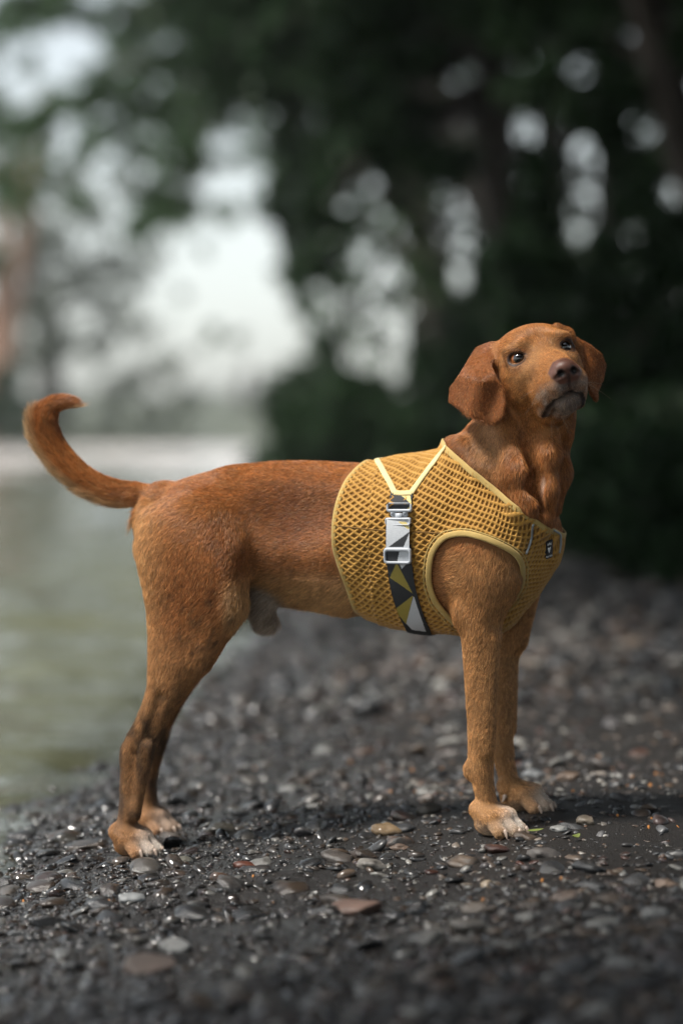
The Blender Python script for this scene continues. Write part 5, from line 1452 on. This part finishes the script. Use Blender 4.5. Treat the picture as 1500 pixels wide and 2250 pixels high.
# scatter
def scatter(n, y0, y1, dmin, dmax, s0, s1, seed, power=1.0):
    r_ = np.random.default_rng(seed)
    y = y0 + (y1 - y0) * r_.random(n) ** power
    half = y * 750 / FPX * 1.32
    x = r_.uniform(-half, half)
    d = x - shore(y); ok = (d > dmin) & (d < dmax)
    s = np.exp(r_.uniform(np.log(s0), np.log(s1), n)) * (.85 + .3 * r_.random(n))
    # sizes thin out towards the large end
    keep = r_.random(n) < (s0 / s) ** .5
    patch = .5 + .5 * vnoise2(x, y, 1.6, 77); wetb = np.exp(-(d / .25) ** 2)
    keep &= r_.random(n) < np.clip(.15 + patch * .95 + wetb * .7, 0, 1) * np.where((x > .45) & (y < 5), .40, 1)
    foot = (((x[:, None] - fw[:, 0]) / .050) ** 2 + ((y[:, None] - fw[:, 1] + .012) / .045) ** 2).min(1) > 1.0
    k = ok & keep & (foot | (s < .005))
    return x[k], y[k], s[k]
px_, py_, ps_ = scatter(6500, 2.1, 7.5, -.20, 3, .0065, .027, 201, 1.25)
app = ps_ / py_
# no overlaps between the big ones
order = np.argsort(-app); kept = []
for i in order:
    if all((px_[i] - px_[j]) ** 2 + (py_[i] - py_[j]) ** 2 > (.8 * (ps_[i] + ps_[j])) ** 2 for j in kept): kept.append(i)
    if len(kept) >= 1500: break
big = kept[:288]; rest = kept[288:]
def pose_mat(x, y, s, r_, sink=.35):
    z = float(ground_z(np.array(x), np.array(y)))
    rz = r_.uniform(0, 2 * pi); tx, ty = r_.normal(0, .22, 2)
    return x, y, z + s * (.40 - sink) , (tx, ty, rz)
r_ = np.random.default_rng(91)
for i in big:
    k = r_.integers(len(SHM)); x, y, z, e = pose_mat(px_[i], py_[i], ps_[i], r_, r_.uniform(.30, .52))
    o = link('pebble', SHM[k], ground); o.location = (x, y, z); o.rotation_euler = e; s = ps_[i]; o.scale = (s, s, s)
def many(name, X, Y, Sz, bases, seed, lbl):
    r_ = np.random.default_rng(seed); VV = []; FF = []; TT_ = []; o = 0
    Z = ground_z(X, Y)
    for x, y, z, s in zip(X, Y, Z, Sz):
        q, F = bases[r_.integers(len(bases))]
        a = r_.uniform(0, 2 * pi); tx, ty = r_.normal(0, .25, 2); ca, sa = cos(a), sin(a)
        R = np.array([[ca, -sa, 0], [sa, ca, 0], [0, 0, 1]]) @ np.array([[1, 0, ty], [0, 1, -tx], [-ty, tx, 1]])
        VV.append((q * s) @ R.T + (x, y, z + s * r_.uniform(-.12, .20))); FF.append(F + o); o += len(q); TT_.append(np.full(len(q), r_.random()))
    ob = link(name, mesh_np(name, np.concatenate(VV), np.concatenate(FF), [M_PEB], attrs={'tint': np.concatenate(TT_)}), ground)
    return tag(ob, lbl, kind='stuff')
I1S = [stone_shape(I1, 400 + i) for i in range(10)]
I0 = ico(0); I0S = [stone_shape(I0, 450 + i) for i in range(8)]
many('pebbles', px_[rest], py_[rest], ps_[rest], I1S, 5, 'the smaller pebbles strewn over the gravel bank')
x2, y2, s2_ = scatter(34000, 2.1, 5.4, -.06, 2.2, .0028, .0095, 202, 1.1)
many('gravel', x2, y2, s2_, I1S, 6, 'fine gravel pressed into the damp bank')
x3, y3, s3_ = scatter(14000, 5.0, 16, -.15, 4, .008, .042, 203, 1.4)
many('gravel', x3, y3, s3_, I0S, 7, 'coarse gravel further along the bank')
x4, y4, s4_ = scatter(33000, 2.2, 4.6, -.05, 2.0, .0012, .0030, 204, 1.0)
many('grit', x4, y4, s4_, I0S, 8, 'dark grit between the pebbles')
print('stones', len(big), len(rest), len(x2), len(x3), len(x4))
# single stones one would point at: (px, py, length px, tint, flatness, turn, label)
def stone_mat(name, c, rough=.45):
    m = NT(name); n = m.noise(40, 5, .65, m.coord()); n2 = m.noise(6, 3, .6, m.coord())
    cc = m.mix(n2.outputs['Fac'], tuple(x * .55 for x in c), tuple(min(.8, x * 1.35) for x in c)); cc = m.mix(.5, cc, m.ramp(n.outputs['Fac'], [(.3, (.2, .2, .2)), (.7, (.8, .8, .8))]), 'OVERLAY')
    m.set(Base_Color=cc, Roughness=rough); m.bump(n.outputs['Fac'], .35, .003); return m.m
STONES = [(850, 1830, 80, (0.149, 0.105, 0.062), .50, .1, .22, 'glossy tan stone on the gravel left of the near front paw'),
          (942, 1786, 70, (0.043, 0.040, 0.034), .5, .2, .5, 'dark rounded stone lying behind the near front leg'),
          (484, 1829, 72, (0.037, 0.034, 0.028), .45, -.05, .35, 'dark flat stone in front of the far hind paw'),
          (1172, 1706, 56, (0.136, 0.143, 0.146), .42, .1, .5, 'flat grey stone behind the far front paw'),
          (1290, 1809, 56, (0.124, 0.102, 0.077), .45, .25, .55, 'brownish stone right of the near front paw'),
          (1230, 1825, 46, (0.186, 0.186, 0.177), .40, .15, .5, 'small pale flat stone beyond the green leaf'),
          (775, 2008, 150, (0.124, 0.077, 0.059), .30, -.15, .6, 'large reddish tan stone sunk in the gravel at the front'),
          (384, 2088, 70, (0.186, 0.186, 0.180), .55, .1, .6, 'pale grey blunt stone at the front left of the gravel'),
          (1437, 2014, 66, (0.155, 0.155, 0.149), .5, .2, .6, 'pale grey stone at the front right of the gravel'),
          (1455, 1946, 70, (0.167, 0.118, 0.087), .35, .0, .55, 'long pinkish stone near the right edge of the gravel'),
          (538, 1906, 62, (0.071, 0.022, 0.012), .35, .2, .5, 'wet rust red stone in front of the hind legs'),
          (285, 1980, 66, (0.174, 0.180, 0.180), .45, .35, .55, 'pale slanted oval stone below the near hind paw'),
          (880, 1866, 50, (0.099, 0.068, 0.050), .4, .2, .6, 'brown stone halfway between the hind and front paws'),
          (395, 1898, 60, (0.099, 0.096, 0.081), .45, .1, .35, 'wet olive grey stone just right of the near hind paw'),
          (150, 1850, 66, (0.034, 0.032, 0.028), .45, .1, .2, 'dark wet stone left of the near hind paw'),
          (62, 1740, 50, (0.031, 0.034, 0.037), .45, .1, .15, 'black wet stone standing in the shallow water at the left'),
          (330, 2136, 120, (0.074, 0.053, 0.043), .5, .05, .6, 'broad brown stone low at the front left'),
          (1072, 1950, 36, (0.260, 0.205, 0.143), .7, .3, .5, 'small knobbly cream stone below the near front paw')]
for k, (a, b, L, c, fl_, tn, ro, lab) in enumerate(STONES):
    Yg = 3.4
    for _ in range(12):
        p = at(a, b, Yg); dz = float(ground_z(np.array(p[0]), np.array(p[1]))) - p[2]; Yg -= dz / .17
    p = at(a, b, Yg); s = L / FPX * Yg / 2
    q, F = stone_shape(I3, 700 + k); q = q / np.abs(q).max(0) * np.array([1, .72, fl_])
    o = link('stone', mesh_np('stone', q * s, F, [stone_mat('stone_surface', c, ro)]))
    o.location = (p[0], p[1], float(ground_z(np.array(p[0]), np.array(p[1]))) + s * fl_ * .35); o.rotation_euler = (tn * .3, tn * .4, tn)
    tag(o, lab, 'stone', 'stones one can tell apart on the bank')
def on_ground(a, b):
    Yg = 3.4
    for _ in range(14):
        p = at(a, b, Yg); Yg -= (float(ground_z(np.array(p[0]), np.array(p[1]))) - p[2]) / .17
    p = at(a, b, Yg); return np.array([p[0], p[1], float(ground_z(np.array(p[0]), np.array(p[1])))])
# seed husks
mo = stone_mat('orange_husk', (.42, .17, .035), .6)
q, F = stone_shape(I1, 900); hm = mesh_np('seed_husk', q, F, [mo])
r_ = np.random.default_rng(33)
HUSK = [(1388, 1709), (1440, 1702), (1452, 1704), (1378, 1728), (1428, 1728), (1450, 1730), (1432, 1803), (1488, 1818), (1356, 1794), (1424, 1820), (1010, 1749), (858, 1742), (866, 1740), (912, 1742), (970, 1690), (1092, 1655), (1164, 1727), (1345, 1692), (1185, 1782), (812, 1795), (905, 1694), (838, 1680), (770, 1676), (600, 1986), (556, 1962), (240, 1980), (70, 1965), (52, 1984), (1258, 1740), (1278, 1745), (1062, 1982), (1235, 1935), (1190, 1933), (520, 2004), (1460, 1890), (1315, 1663), (1200, 1655), (640, 1712), (700, 1702), (560, 1690)]
for a, b in HUSK:
    p = on_ground(a, b); o = link('seed_husk', hm); s = r_.uniform(.0028, .0050); o.scale = (s, s * .9, s); o.location = p + (0, 0, s * .3); o.rotation_euler = r_.uniform(0, 3, 3)
    tag(o, 'small orange seed husk lying on the dark gravel', 'seed husk', 'orange seed husks on the bank')
# two leaves
mlf = leaf_mat('fresh_leaf', (.20, .24, .07), .3, .1)
def leaf_obj(a, b, L, wd, rz, lab, curl):
    p = on_ground(a, b); n = 9; V = []; 
    for i in range(n):
        t = i / (n - 1); w = wd * math.sin(pi * t ** .85) ** .8
        for j in (-1, -.5, 0, .5, 1): V.append(((t - .5) * L, j * w, curl * (t - .5) ** 2 * L + abs(j) * w * .35 + .0025))
    v = np.arange(n * 5).reshape(n, 5); F = np.stack([v[:-1, :-1], v[:-1, 1:], v[1:, 1:], v[1:, :-1]], -1).reshape(-1, 4)
    o = link('fallen_leaf', mesh_np('fallen_leaf', np.array(V), F, [mlf], attrs={'leaf': np.full(len(V), .5)})); o.location = p + (0, 0, .003); o.rotation_euler = (.25, -.1, rz)
    m = o.modifiers.new('thick', 'SOLIDIFY'); m.thickness = .0004
    tag(o, lab, 'leaf')
leaf_obj(1176, 1834, .024, .0035, .15, 'narrow green leaf lying beside the toes of the near front paw', .3)
leaf_obj(1264, 1848, .018, .0045, .9, 'small dark green leaf to the right of the near front paw', .8)
